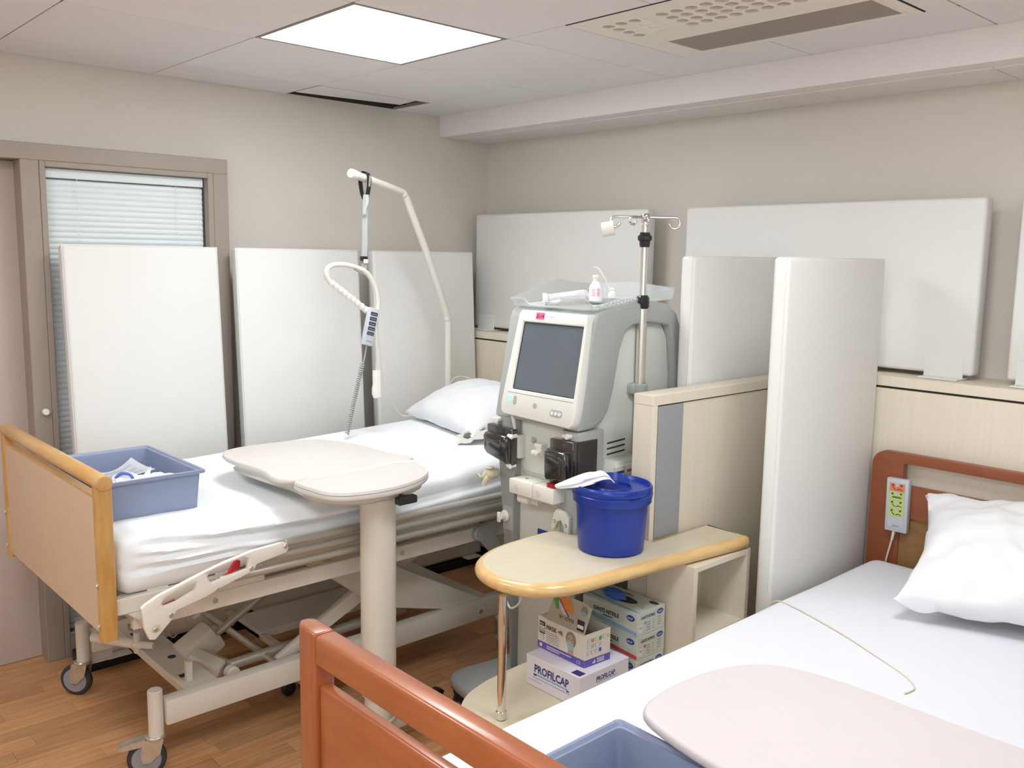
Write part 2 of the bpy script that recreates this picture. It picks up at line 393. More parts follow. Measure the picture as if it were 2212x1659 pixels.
bl = thing('venetian_blind', 'pale grey slatted venetian blind behind the glazed panel beside the door', 'blind', (1.35, FY+0.045, 0.12))
bm = B(); box(bm, (1.041, FY+0.03, 1.876), (1.654, FY+0.055, 1.911), 0.002, 1); finish(bm, 'headrail', m_slat, bl)
prof = [(0.0045, -0.0128), (-0.001, -0.0070), (-0.003, 0.0), (-0.001, 0.0070), (0.0045, 0.0128)]
prof = prof+[(a+0.0012, b) for a, b in prof[::-1]]
z = 1.860
while z > 0.13:
    b3 = B(); prism(b3, [(FY+0.045+a+b*0.16, z+b) for a, b in prof], 'x', 1.041, 1.654)
    finish(b3, 'slat', m_slat, bl, smooth=50); z -= 0.0216
for x in (1.155, 1.54):
    bm = B(); cyl(bm, (x, FY+0.0315, 1.88), (x, FY+0.0315, 0.13), 0.0012, n=6); finish(bm, 'ladder_cord', m_slat, bl)
bm = B(); box(bm, (1.041, FY+0.033, 0.105), (1.654, FY+0.055, 0.119)); finish(bm, 'bottom_rail', m_slat, bl)
# skirtings
bm = B(); box(bm, (1.752, YW-0.012, 0), (3.06, YW-0.0005, 0.07)); struct(finish(bm, 'baseboard_back', m_wood_b))
# wall ledge (boxed duct with laminate front) along the right wall
bm = B(); box(bm, (3.075, YF, 0.0), (XW, YW, 1.18)); led = struct(finish(bm, 'trim_3', m_wood_b))
bm = B(); box(bm, (3.058, YF, 1.187), (XW-0.0005, YW-0.0005, 1.222), 0.001, 1); finish(bm, 'ledge_top', m_wood_b, led)
bm = B(); box(bm, (3.07, YF, 1.178), (3.09, YW, 1.188)); finish(bm, 'shadow_gap', m_void, led)
for ya, yb in ((YF, -0.2), (-0.2, 1.78), (1.78, YW-0.001)):
    if yb > ya: b3 = B(); box(b3, (3.058, ya+0.001, 0.07), (3.076, yb-0.001, 1.179), 0.0008, 1); finish(b3, 'front_panel', m_wood_b, led)
bm = B(); box(bm, (3.066, YF, 0.0), (3.08, YW, 0.07)); finish(bm, 'plinth', m_black, led)

# ceiling lamps
for n_, (lx, ly) in enumerate([(1.485, 2.305), (1.485, 0.505), (-0.315, 2.305), (-0.315, 0.505)]):
    lab = ['square white recessed ceiling light panel above the bed with the peach footboard', 'recessed ceiling light panel above the nearer bed, outside the picture',
           'recessed ceiling light panel by the door end of the room, outside the picture', 'recessed ceiling light panel behind the camera, outside the picture'][n_]
    t = thing('ceiling_light', lab, 'ceiling light', (lx+0.3, ly+0.3, ZC))
    bm = B(); prism(bm, R_(lx+0.003, ly+0.003, lx+0.597, ly+0.597), 'z', ZC, ZC+0.03, holes=[R_(lx+0.016, ly+0.016, lx+0.584, ly+0.584)]); finish(bm, 'frame', m_grid, t)
    bm = B(); box(bm, (lx+0.0165, ly+0.0165, ZC+0.001), (lx+0.5835, ly+0.5835, ZC+0.01)); finish(bm, 'diffuser', m_lamp, t)
# ceiling air cassette
t = thing('air_cassette', 'ceiling air conditioning cassette with round perforations and a long grey grille', 'air vent', (2.38, 1.62, ZC))
CX0, CX1, CY0, CY1 = 2.09, 2.68, 1.2, 2.04
bm = B(); hx0, hy1, px, py, nr, ncol = 2.161, 1.980, 0.049, 0.0517, 4, 14
hx1 = hx0+px*nr; hy0 = hy1-py*ncol
gx0, gx1, gy0, gy1 = 2.445, 2.655, 1.235, 1.945
prism(bm, R_(CX0, CY0, CX1, CY1), 'z', ZC-0.002, ZC+0.006, holes=[R_(hx0, hy0, hx1, hy1), R_(gx0, gy0, gx1, gy1)], bev=0)
for i in range(nr):
    for j in range(ncol):
        cx = hx0+px*(i+0.5); cy = hy1-py*(j+0.5); closed = (i == 0 and j == 3) or (i > 0 and 1 <= j <= 3)
        sq = []; ci = []; up = []
        for k in range(16):
            a = 2*PI*k/16; c, s = math.cos(a), math.sin(a); mm = max(abs(c), abs(s))
            sq.append(bm.verts.new((cx+c/mm*px/2, cy+s/mm*py/2, ZC-0.002))); ci.append(bm.verts.new((cx+c*0.019, cy+s*0.019, ZC-0.002)))
            up.append(bm.verts.new((cx+c*0.019, cy+s*0.019, ZC+(0.008 if not closed else -0.0008))))
        bridge(bm, sq, ci); bridge(bm, ci, up)
        if closed: bm.faces.new(up)
finish(bm, 'fascia_plate', m_ac, t)
bm = B(); prism(bm, R_(CX0-0.004, CY0-0.004, CX1+0.004, CY1+0.004), 'z', ZC-0.0008, ZC+0.006, holes=[R_(CX0+0.0005, CY0+0.0005, CX1-0.0005, CY1-0.0005)]); finish(bm, 'shadow_gap', m_void, t)
bm = B(); box(bm, (hx0, hy0, ZC+0.0075), (hx1, hy1, ZC+0.010)); finish(bm, 'filter', m_filter, t, 'brown filter mesh behind round holes')
bm = B(); prism(bm, R_(gx0, gy0, gx1, gy1), 'z', ZC-0.004, ZC+0.002, holes=[R_(gx0+0.008, gy0+0.008, gx1-0.008, gy1-0.008)]); finish(bm, 'grille_frame', m_ac, t)
bm = B(); x = gx0+0.008
while x < gx1-0.008: box(bm, (x, gy0+0.008, ZC-0.0025), (x+0.003, gy1-0.008, ZC+0.005)); x += 0.0056
y = gy0+0.008
while y < gy1-0.008: box(bm, (gx0+0.008, y, ZC-0.0015), (gx1-0.008, y+0.0025, ZC+0.004)); y += 0.0085
o = finish(bm, 'grille', m_grille, t, 'fine grey grille'); o['kind'] = 'stuff'
bm = B(); box(bm, (gx0, gy0, ZC+0.006), (gx1, gy1, ZC+0.008)); finish(bm, 'grille_backing', m_filter, t)

# ================================================================== padded panels
def panel_bm(wd, h, th=0.06):
    b = B(); box(b, (0, 0, 0), (wd, th, h), 0.014, 3); return b
def tall_panel(x, y, z, wd, h, th, rx, label, rz=0, seam=0.008):
    t = thing('padded_panel', label, 'panel', (x, y, z), 'white padded panels')
    b = B(); box(b, (0, 0, 0), (wd, th, h), 0.013, 3); o = finish(b, 'cushion', m_vinyl); o.parent = t
    b = B(); box(b, (-0.0012, 0.008, -0.0012), (wd+0.0012, 0.0115, h+0.0012), 0.001, 1); o = finish(b, 'edge_seam', m_vinyl); o.parent = t
    t.rotation_euler = (rx, 0, rz); return t
LN = -math.radians(3.4)
for (x0, x1, lab) in ((1.054, 1.655, 'white padded panel leaning in front of the blind, leftmost on the back wall'),
                      (1.735, 2.340, 'middle white padded panel on the back wall, between two others'),
                      (2.420, 3.034, 'white padded panel at the right end of the back wall, behind the trapeze pole')):
    t = tall_panel(x0, 3.505, 0.053, x1-x0, 1.578, 0.058, LN, lab)
    for dx in (0.05, x1-x0-0.13):
        b = B(); box(b, (dx, -0.045, -0.006), (dx+0.09, 0.05, -0.0005), 0.001, 1); o = finish(b, 'foot_bracket', m_white); o.parent = t; o.rotation_euler.x = -LN
bm = B(); box(bm, (1.03, 3.498, 0.0), (3.045, 3.66, 0.044), 0.002, 1)
tag(finish(bm, 'plinth_strip', m_black, loc=(2.05, 3.58, 0)), 'long black floor strip under the padded panels behind the peach bed', 'strip')
tall_panel(2.41, 1.418, 0.0, 0.62, 1.622, 0.055, 0, 'tall white padded panel standing between the desk and the reddish headboard')
tall_panel(2.50, 1.822, 0.0, 0.55, 1.622, 0.058, 0, 'tall white padded panel standing behind the wooden divider, in the shade of its neighbour')
for (y0, y1, lab) in ((2.558, 3.72, 'wide white padded panel on the ledge behind the dialysis machine'),
                      (1.155, 2.352, 'widest white padded panel on the ledge, in the middle of the right wall'),
                      (-0.15, 1.052, 'white padded panel on the ledge cut off by the right edge of the picture')):
    t = thing('padded_panel', lab, 'panel', (3.15, y0, 1.226), 'white padded panels')
    b = B(); box(b, (0, 0, 0.012), (0.062, y1-y0, 0.602), 0.013, 3); o = finish(b, 'cushion', m_vinyl); o.parent = t
    for yy in (0.03, y1-y0-0.16):
        b = B(); box(b, (-0.05, yy, -0.003), (0.055, yy+0.13, 0.002), 0.001, 1); box(b, (-0.0015, yy, 0.0), (0.001, yy+0.13, 0.078), 0.0006, 1)
        o = finish(b, 'foot_bracket', m_vinyl); o.parent = t

# ================================================================== casters
def caster(parent, x, y, top, ang, r=0.058, tw=0.026, brake=False, hub=m_wheel, tyre=m_rubber, fork=m_zinc):
    ca, sa = math.cos(ang), math.sin(ang)
    def P(a, b, z): return V((x+ca*a-sa*b, y+sa*a+ca*b, z))
    off = -0.03
    bm = B(); cyl(bm, P(off, -tw/2, r), P(off, tw/2, r), r, n=28, bev=0.006)
    finish(bm, 'wheel', tyre, parent)
    bm = B(); cyl(bm, P(off, -tw/2-0.002, r), P(off, tw/2+0.002, r), r*0.76, n=24, bev=0.002); cyl(bm, P(off, -tw/2-0.004, r), P(off, tw/2+0.004, r), r*0.28, n=14, bev=0.001)
    finish(bm, 'hub', hub, parent)
    bm = B()
    for s in (-1, 1):
        pts = [(0.022, 2*r+0.008), (-0.035, 2*r+0.008), (-0.045, r*1.5), (off-0.012, r*0.85), (off+0.012, r*0.85), (0.012, r*1.35)]
        b0 = s*(tw/2+0.005); a = [bm.verts.new(P(p, b0, z)) for p, z in pts]; b = [bm.verts.new(P(p, b0+s*0.003, z)) for p, z in pts]
        bm.faces.new(a); bm.faces.new(b[::-1]); bridge(bm, a, b)
    cyl(bm, P(-0.004, 0, 2*r+0.004), P(-0.004, 0, 2*r+0.016), 0.03, n=24, bev=0.003)
    cyl(bm, P(off, -tw/2-0.01, r), P(off, tw/2+0.01, r), 0.006, n=12)
    cyl(bm, P(0, 0, 2*r+0.012), P(0, 0, top), 0.013, n=16)
    finish(bm, 'fork', fork, parent)
    if brake:
        bm = B(); pts = [(-0.03, 2*r+0.012), (-0.075, 2*r+0.002), (-0.11, 2*r-0.012), (-0.115, 2*r-0.022), (-0.08, 2*r-0.018), (-0.04, 2*r-0.012)]
        a = [bm.verts.new(P(p, -0.02, z)) for p, z in pts]; b = [bm.verts.new(P(p, 0.02, z)) for p, z in pts]
        bm.faces.new(a); bm.faces.new(b[::-1]); bridge(bm, a, b); finish(bm, 'brake_pedal', fork, parent)

# ================================================================== sheeted mattresses and pillows
def mattress(name, parent, m, x0, x1, y0, y1, z0, z1, rise=0.0, folds=None, r=0.045, label=None, nx=150):
    bm = B(); prof = []; n = 9
    w2 = (y1-y0)/2; h = z1-z0
    def seg(a, b, k): return [(a[0]+(b[0]-a[0])*i/k, a[1]+(b[1]-a[1])*i/k) for i in range(k)]
    def arc(cy, cz, a0): return [(cy+r*math.cos(math.radians(a0+90*i/n)), cz+r*math.sin(math.radians(a0+90*i/n))) for i in range(n)]
    r2 = r
    prof += seg((-w2, z0+r), (-w2, z1-r), 12)          # near side going up  (y = -w2)
    prof += [(-w2+r-r*math.cos(PI/2*i/n), z1-r+r*math.sin(PI/2*i/n)) for i in range(n)]
    prof += seg((-w2+r, z1), (w2-r, z1), 40)
    prof += [(w2-r+r*math.sin(PI/2*i/n), z1-r+r*math.cos(PI/2*i/n)) for i in range(n)]
    prof += seg((w2, z1-r), (w2, z0+r), 6)
    prof += [(w2-r+r*math.cos(PI/2*i/n), z0+r-r*math.sin(PI/2*i/n)) for i in range(n)]
    prof += seg((w2-r, z0), (-w2+r, z0), 8)
    prof += [(-w2+r-r*math.sin(PI/2*i/n), z0+r-r*math.cos(PI/2*i/n)) for i in range(n)]
    yc = (y0+y1)/2; zc = (z0+z1)/2; rings = []
    for i in range(nx+1):
        t = i/nx; x = x0+(x1-x0)*t; e = min(x-x0, x1-x); s = 1.0
        if e < r: s = math.sqrt(max(0, 1-(1-e/r)**2))
        ins = r*(1-s)
        ring_ = []
        for (py, pz) in prof:
            yy = py-math.copysign(min(ins, abs(py)), py) if abs(py) > w2-r-1e-6 else py
            zz = pz
            if pz > zc: zz = pz-ins
            else: zz = pz+ins
            up = max(0, (pz-z0)/h)
            lift = rise*max(0, (x-x0)/(x1-x0)-0.3)/0.7*1.0
            zz += lift*up
            if folds: dy, dz = folds(x, py, pz); yy += dy; zz += dz
            ring_.append(bm.verts.new((x, yc+yy, zz)))
        rings.append(ring_)
    for a, b in zip(rings, rings[1:]): bridge(bm, a, b)
    bm.faces.new(rings[0][::-1]); bm.faces.new(rings[-1])
    return finish(bm, name, m, parent, label, smooth=70)
def pillow(name, m, c, a, b, H, rot, label, seed=0, pinch=0.1, wr=0.006, floorz=None, xmax=9):
    bm = B(); N_ = 56; g = {}
    for side in (1, -1):
        for i in range(N_+1):
            for j in range(N_+1):
                if side == -1 and (i in (0, N_) or j in (0, N_)): g[(side, i, j)] = g[(1, i, j)]; continue
                u = -1+2*i/N_; v = -1+2*j/N_; u = math.sin(u*PI/2)*0.35+u*0.65; v = math.sin(v*PI/2)*0.35+v*0.65
                t = (max(0, (1-u*u)*(1-v*v)))**0.42
                px = a*u*(1-pinch*(1-v*v)); py = b*v*(1-pinch*(1-u*u))
                q = V((px*7+seed, py*7, 1.7*side+seed))
                wk = noise.noise(q)*wr*1.6+noise.noise(q*2.7)*wr
                e = max(abs(u), abs(v)); rad = (1-e)
                ang = math.atan2(v, u); wk += wr*1.3*math.sin(ang*9+seed+3*noise.noise(V((u*2, v*2, seed))))*math.exp(-rad*6)*min(1, rad*12)
                z = side*(H*(0.62 if side > 0 else 0.38)*t)+wk*t**0.4 if t > 0 else 0
                if t == 0 or i in (0, N_) or j in (0, N_): z = wr*1.1*math.sin(11*(u-v)+seed)+noise.noise(V((u*3, v*3, seed)))*wr*1.5
                g[(side, i, j)] = bm.verts.new((px, py, z))
    for side in (1, -1):
        for i in range(N_):
            for j in range(N_):
                q = [g[(side, i, j)], g[(side, i+1, j)], g[(side, i+1, j+1)], g[(side, i, j+1)]]
                bm.faces.new(q if side > 0 else q[::-1])
    bmesh.ops.transform(bm, matrix=Matrix.Translation(c) @ rot.to_4x4(), verts=bm.verts[:])
    if floorz is not None:
        for v_ in bm.verts:
            fz = floorz(v_.co.x) if callable(floorz) else floorz
            if v_.co.z < fz: v_.co.z = fz+(v_.co.z-fz)*0.04
            if v_.co.x > xmax: v_.co.x = xmax+(v_.co.x-xmax)*0.03
    return tag(finish(bm, name, m, loc=c, smooth=80), label, 'pillow')

# ================================================================== BED 1 (peach footboard)
bed = thing('hospital_bed', 'adjustable hospital bed with a peach footboard, honey wood posts and white scissor frame', 'bed', (1.75, 2.9, 0))
Y0, Y1 = 2.43, 3.38
fb = B(); prism(fb, R_(Y0+0.03, 0.578, Y1-0.03, 0.957), 'x', 0.768, 0.790, bev=0.001, seg=1); fbo = finish(fb, 'footboard', m_peach, bed, 'peach laminate footboard panel')
bm = B(); prism(bm, R_(Y0+0.03, 0.957, Y1-0.03, 0.962), 'x', 0.767, 0.791); finish(bm, 'edge_strip', m_honey_y, fbo)
for yy in (Y0, Y1-0.035):
    bm = B(); prism(bm, rrect(0.762, yy, 0.806, yy+0.035, 0.009, 3), 'z', 0.562, 1.0); po = finish(bm, 'post', m_honey, bed, 'honey wood post')
    for z in (0.605, 0.72):
        s = B(); cyl(s, (0.762, yy+0.0175, z), (0.758, yy+0.0175, z), 0.007, n=12, bev=0.001); cyl(s, (0.758, yy+0.0175, z), (0.7568, yy+0.0175, z), 0.004, n=6); finish(s, 'bolt', m_steel, po)
bm = B(); prism(bm, [(0.784+0.023*math.cos(2*PI*i/24), 1.0+0.021*math.sin(2*PI*i/24)) for i in range(24)], 'y', Y0-0.004, Y1+0.004, bev=0.004); finish(bm, 'top_rail', m_honey_y, bed, 'rounded honey wood rail')
# headboard
HX = 2.735
bm = B(); prism(bm, R_(Y0, 0.955, Y1+0.02, 1.003), 'x', HX, HX+0.028, bev=0.006); finish(bm, 'headboard_rail', m_honey_y, bed)
for yy in (Y0, Y1-0.02):
    bm = B(); prism(bm, R_(yy, 0.56, yy+0.04, 0.958), 'x', HX, HX+0.028, bev=0.003); finish(bm, 'headboard_post', m_honey, bed)
for yy in (3.28, 3.05, 2.8):
    bm = B(); box(bm, (HX+0.004, yy, 0.86), (HX+0.022, yy+0.03, 0.957), 0.002, 1); finish(bm, 'headboard_stile', m_honey, bed)
bm = B(); box(bm, (HX+0.003, Y0+0.03, 0.6), (HX+0.024, Y1-0.01, 0.87), 0.002, 1); finish(bm, 'headboard_panel', m_peach, bed)
def folds1(x, py, pz):
    dy = dz = 0
    if py < -0.40:
        k = math.exp(-((x-1.0)/0.45)**2)
        zz = pz-0.70
        for (za, zb, xa, xb, am, wd) in ((0.085, 0.035, 0.86, 1.42, 0.022, 0.011), (0.058, 0.030, 0.86, 1.38, 0.017, 0.009), (0.02, 0.025, 0.84, 1.25, 0.012, 0.008), (0.105, 0.075, 0.95, 1.85, 0.016, 0.013)):
            if xa < x < xb:
                t = (x-xa)/(xb-xa); zl = za+(zb-za)*t; e = min(1, t*7, (1-t)*4)
                dy -= am*e*math.exp(-((zz-zl)/wd)**2); dy += am*0.7*e*math.exp(-((zz-zl-wd*1.9)/wd)**2)
        if x > 1.3:
            e = min(1, (x-1.3)*3); zl = 0.045+0.01*math.sin(x*3)
            dy -= 0.010*e*math.exp(-((zz-zl)/0.012)**2); dy += 0.010*e*math.exp(-((zz-zl-0.022)/0.010)**2)
        dy += 0.004*noise.noise(V((x*5, pz*30, 3)))
        if pz < 0.712: dz += -0.010*math.exp(-((x-1.0)/0.3)**2)
    if pz > 0.82 and abs(py) < 0.41:
        dz += 0.003*noise.noise(V((x*4, py*4, 0)))+0.0015*noise.noise(V((x*14, py*9, 5)))
        dz += 0.004*math.exp(-((py-0.18*math.sin((x-1.6)*2)-0.05)/0.02)**2)*math.exp(-((x-1.9)/0.25)**2)
    return dy, dz
mattress('mattress', bed, m_sheet, 0.812, 2.72, 2.45, 3.35, 0.672, 0.828, 0.045, folds1, label='mattress under a tight white fitted sheet')
# mattress platform and frames
bm = B()
for yy in (2.455, 3.32): box(bm, (0.806, yy, 0.617), (1.25, yy+0.022, 0.664), 0.003, 1)
box(bm, (0.806, 2.477, 0.64), (0.83, 3.32, 0.664), 0.002, 1)
x = 0.9
while x < 2.65: box(bm, (x, 2.47, 0.662), (x+0.06, 3.33, 0.670), 0.001, 1); x += 0.1
box(bm, (0.81, 2.49, 0.650), (2.72, 2.515, 0.664)); box(bm, (0.81, 3.30, 0.650), (2.72, 3.322, 0.664))
finish(bm, 'mattress_platform', m_frame, bed)
for yy in (2.478, 3.30):
    bm = B(); box(bm, (0.86, yy, 0.556), (2.44, yy+0.026, 0.609), 0.004, 2)
    o = finish(bm, 'upper_side_rail', m_frame, bed)
    for x in (1.10, 1.62+0.16, 2.35):
        s = B(); cyl(s, (x, yy, 0.583), (x, yy-0.003, 0.583), 0.009, n=14, bev=0.001); cyl(s, (x, yy-0.003, 0.583), (x, yy-0.004, 0.583), 0.005, n=6); finish(s, 'bolt', m_zinc, o)
bm = B()
for x in (0.87, 1.5, 2.40): box(bm, (x, 2.504, 0.565), (x+0.03, 3.30, 0.60), 0.003, 1)
for x in (0.9, 1.7, 2.3): 
    for yy in (2.482, 3.302): box(bm, (x, yy, 0.605), (x+0.03, yy+0.018, 0.655), 0.002, 1)
finish(bm, 'cross_member', m_frame, bed)
bm = B(); prism(bm, [(0.835, 0.618), (0.925, 0.618), (0.885, 0.588), (0.872, 0.588)], 'y', 2.458, 2.470, bev=0.002, seg=1); cyl(bm, (0.879, 2.458, 0.598), (0.879, 2.4555, 0.598), 0.006, n=12); finish(bm, 'release_bracket', m_frame, bed)
bm = B(); prism(bm, [(0.886, 0.59), (0.925, 0.618), (0.97, 0.628), (0.95, 0.612), (0.90, 0.588)], 'y', 2.446, 2.456, bev=0.001, seg=1); finish(bm, 'release_catch', m_redp, bed, 'red release catch')
bm = B(); prism(bm, [(1.125, 0.70), (1.115, 0.682), (1.09, 0.672), (1.15, 0.69), (1.152, 0.712), (1.14, 0.718)], 'y', 2.412, 2.424, bev=0.001, seg=1); finish(bm, 'release_catch', m_redp, bed, 'red release catch')
# folded guard rail near side (and far side)
for side, ysd in ((1, 2.405), (-1, 3.39)):
    for z, xa in ((0.738, 1.292), (0.705, 1.192), (0.669, 1.082)):
        bm = B(); cyl(bm, (xa, ysd, z), (2.47, ysd, z), 0.0125, n=16, bev=0.002)
        cyl(bm, (xa-0.012, ysd, z), (xa+0.005, ysd, z), 0.008, n=12)
        finish(bm, 'guard_rail_tube', m_tube, bed)
arm = [(0.849, 0.653), (0.857, 0.661), (0.896, 0.679), (1.012, 0.712), (1.09, 0.732), (1.173, 0.747), (1.268, 0.752), (1.287, 0.745), (1.291, 0.728), (1.282, 0.718), (1.186, 0.703), (1.176, 0.685), (1.071, 0.657), (1.036, 0.644), (0.944, 0.624), (0.935, 0.607), (0.921, 0.592), (0.883, 0.556), (0.867, 0.56), (0.854, 0.597)]
sl1 = [(0.902, 0.652), (0.912, 0.668), (0.988, 0.695), (1.004, 0.692), (0.998, 0.668), (0.950, 0.650), (0.912, 0.644)]
sl2 = [(1.034, 0.697), (1.042, 0.714), (1.145, 0.734), (1.162, 0.727), (1.156, 0.695), (1.046, 0.678)]
for ysd in (2.377, 3.404):
    bm = B(); prism(bm, arm, 'y', ysd, ysd+0.016, holes=[sl1, sl2], bev=0.0035, seg=2); ao = finish(bm, 'guard_rail_arm', m_white, bed, 'white moulded folding arm')
    for (x, z) in ((1.28, 0.738), (1.168, 0.694), (1.062, 0.655), (0.928, 0.615), (0.884, 0.585)):
        s = B(); yy = ysd if ysd < 3 else ysd+0.016; dd = -1 if ysd < 3 else 1
        cyl(s, (x, yy, z), (x, yy+dd*0.003, z), 0.0075, 0.0075, n=14, bev=0.0015); finish(s, 'rivet', m_steel, ao)
    bm = B(); box(bm, (0.87, min(ysd, 2.40) if ysd < 3 else 3.326, 0.575), (0.90, 2.48 if ysd < 3 else 3.404, 0.60), 0.003, 1); finish(bm, 'arm_mount', m_frame, bed)
    bm = B(); P_ = [(2.35, 0.56), (2.385, 0.545), (2.42, 0.565), (2.52, 0.61), (2.53, 0.64), (2.44, 0.625), (2.47, 0.74), (2.455, 0.755), (2.44, 0.745), (2.39, 0.62), (2.35, 0.60)]
    prism(bm, P_, 'y', ysd+(0.002 if ysd < 3 else 0), ysd+0.016, bev=0.003); finish(bm, 'guard_rail_arm', m_frame, bed)
    bm = B(); yy = 2.38 if ysd < 3 else 3.41
    box(bm, (2.36, 2.40 if ysd < 3 else 3.326, 0.57), (2.39, 2.48 if ysd < 3 else 3.404, 0.595), 0.003, 1); finish(bm, 'arm_mount', m_frame, bed)
# raised head section knuckle
kx = 2.122-2.15
bm = B(); cyl(bm, (2.15+kx, 2.455, 0.588), (2.15+kx, 2.480, 0.588), 0.028, n=24, bev=0.003); cyl(bm, (2.15+kx, 2.452, 0.588), (2.15+kx, 2.456, 0.588), 0.008, n=12)
prism(bm, [(2.15+kx, 0.614), (2.30+kx, 0.640), (2.42+kx, 0.645), (2.42+kx, 0.615), (2.25+kx, 0.605), (2.215+kx, 0.585), (2.27+kx, 0.50), (2.25+kx, 0.47), (2.235+kx, 0.47), (2.15+kx, 0.562)], 'y', 2.457, 2.472, bev=0.002, seg=1)
finish(bm, 'pivot_bracket', m_mg, bed, 'grey pivot bracket')
# base
for yy in (2.625, 3.305):
    bm = B(); box(bm, (1.0, yy, 0.160), (2.42, yy+0.05, 0.240), 0.005, 2); bs = finish(bm, 'base_rail', m_frame, bed)
    s = B(); cyl(s, (2.27, yy-0.003, 0.195), (2.27, yy, 0.195), 0.010, n=14, bev=0.001); finish(s, 'bolt', m_zinc, bs)
    for x in (0.975, 2.40):
        bm = B(); cyl(bm, (x, yy+0.025, 0.126), (x, yy+0.025, 0.278 if x < 1 else 0.24), 0.0225, n=24, bev=0.003); finish(bm, 'caster_post', m_frame, bed)
        g = bpy.data.objects.new('caster', None); COL.objects.link(g); g.parent = bed; g.location = (0, 0, 0)
        caster(g, x, yy+0.025, 0.14, {(0.975, 2.625): math.radians(-28), (0.975, 3.305): math.radians(-48), (2.40, 2.625): math.radians(60), (2.40, 3.305): math.radians(30)}[(x, yy)], brake=(x < 1 and yy < 3))
bm = B(); box(bm, (1.08, 2.675, 0.205), (1.19, 3.305, 0.236), 0.003, 1)
for yy in (2.72, 3.10): box(bm, (1.105, yy, 0.234), (1.125, yy+0.02, 0.30), 0.002, 1)
box(bm, (2.26, 2.675, 0.175), (2.36, 3.305, 0.225), 0.003, 1); box(bm, (1.5, 2.675, 0.17), (1.53, 3.305, 0.19), 0.003, 1); box(bm, (1.5, 3.0, 0.17), (2.3, 3.2, 0.2), 0.003, 1)
finish(bm, 'base_cross_plate', m_frame, bed)
bm = B()
for (x, yy) in ((1.115, 2.77), (1.115, 3.2)): box(bm, (x-0.014, yy-0.012, 0.2362), (x+0.014, yy+0.012, 0.2368))
finish(bm, 'plate_slot', m_void, bed, 'dark slot in the cross plate')
bm = B(); cyl(bm, (1.14, 2.93, 0.2362), (1.14, 2.93, 0.237), 0.014, n=20); finish(bm, 'round_badge', m_ink, bed, 'dark round badge')
bm = B(); cyl(bm, (1.07, 3.07, 0.255), (0.97, 3.21, 0.262), 0.017, n=18, bev=0.005); cyl(bm, (1.115, 3.02, 0.252), (1.06, 3.08, 0.255), 0.013, n=14); finish(bm, 'foot_pedal', m_white, bed, 'white tubular foot pedal')
bm = B(); cyl(bm, (1.075, 3.065, 0.225), (1.075, 3.065, 0.30), 0.013, n=14); finish(bm, 'pedal_post', m_frame, bed)
bm = B(); prism(bm, [(1.005, 0.10), (1.085, 0.10), (1.08, 0.30), (1.01, 0.30)], 'y', 3.358, 3.366); box(bm, (1.0, 3.352, 0.098), (1.10, 3.372, 0.104)); finish(bm, 'side_plate', m_frame, bed)
# scissor legs
for yy in (2.69, 3.26):
    bm = B()
    prism(bm, [(1.36, 0.205), (1.43, 0.205), (2.15, 0.53), (2.15, 0.58), (2.06, 0.58)], 'y', yy, yy+0.028, bev=0.003)
    finish(bm, 'scissor_leg', m_frame, bed)
    bm = B(); y2 = yy-0.034 if yy < 3 else yy+0.034
    prism(bm, [(1.50, 0.556), (1.72, 0.556), (1.96, 0.42), (2.30, 0.235), (2.22, 0.205), (1.80, 0.325), (1.62, 0.47)], 'y', y2, y2+0.028, bev=0.003)
    finish(bm, 'scissor_leg', m_frame, bed)
for q_ in (((1.785, 2.64, 0.40), (1.785, 3.32, 0.40)), ((1.40, 2.69, 0.222), (1.40, 3.28, 0.222)), ((2.10, 2.68, 0.55), (2.10, 3.3, 0.55))):
    bm = B(); cyl(bm, q_[0], q_[1], 0.013, n=16); finish(bm, 'scissor_axle', m_zinc, bed)
bm = B(); cyl(bm, (1.80, 2.652, 0.43), (1.80, 2.655, 0.43), 0.01, n=12); finish(bm, 'pivot_cap', m_redp, bed, 'red pivot cap')
bm = B(); cyl(bm, (1.27, 2.77, 0.222), (2.0, 2.77, 0.235), 0.019, n=20, bev=0.002); finish(bm, 'torsion_tube', m_tube, bed, 'grey metal tube lying across the base')
bm = B(); cyl(bm, (1.27, 2.73, 0.205), (1.27, 2.765, 0.205), 0.024, n=20, bev=0.004); finish(bm, 'roller', m_white, bed)
# lifting motor
mo = B(); d = V((1, 0, 0.55)).normalized()
rm = Matrix.Rotation(-math.atan2(0.55, 1), 3, 'Y')
box(mo, (1.165, 2.885, 0.215), (1.295, 2.975, 0.295), 0.012, 2, rot=rm)
box(mo, (1.24, 2.89, 0.215), (1.315, 2.97, 0.275), 0.014, 2, rot=rm)
cyl(mo, (1.195, 2.90, 0.225), (1.262, 2.80, 0.190), 0.045, n=8, bev=0.009)
motor = finish(mo, 'lifting_motor', m_gtab, bed, 'grey moulded lifting motor')
p = V((1.28, 2.93, 0.262))
bm = B(); cyl(bm, p, p+d*0.30, 0.014, n=16); cyl(bm, p+d*0.30, p+d*0.52, 0.009, n=12); finish(bm, 'piston', m_tube, motor)
def helix(P0, P1, r, turns, n=10):
    P0 = V(P0); P1 = V(P1); d = P1-P0; u, v = frame_of(d); N_ = int(turns*n); return [P0+d*(i/N_)+u*(r*math.cos(2*PI*i/n))+v*(r*math.sin(2*PI*i/n)) for i in range(N_+1)]
bm = B(); tube(bm, helix((1.19, 3.02, 0.27), (1.09, 3.20, 0.27), 0.009, 8), 0.003, 6); tube(bm, helix((1.5, 3.2, 0.30), (1.62, 3.2, 0.40), 0.011, 9), 0.0025, 6); finish(bm, 'coiled_lead', m_strap, bed)
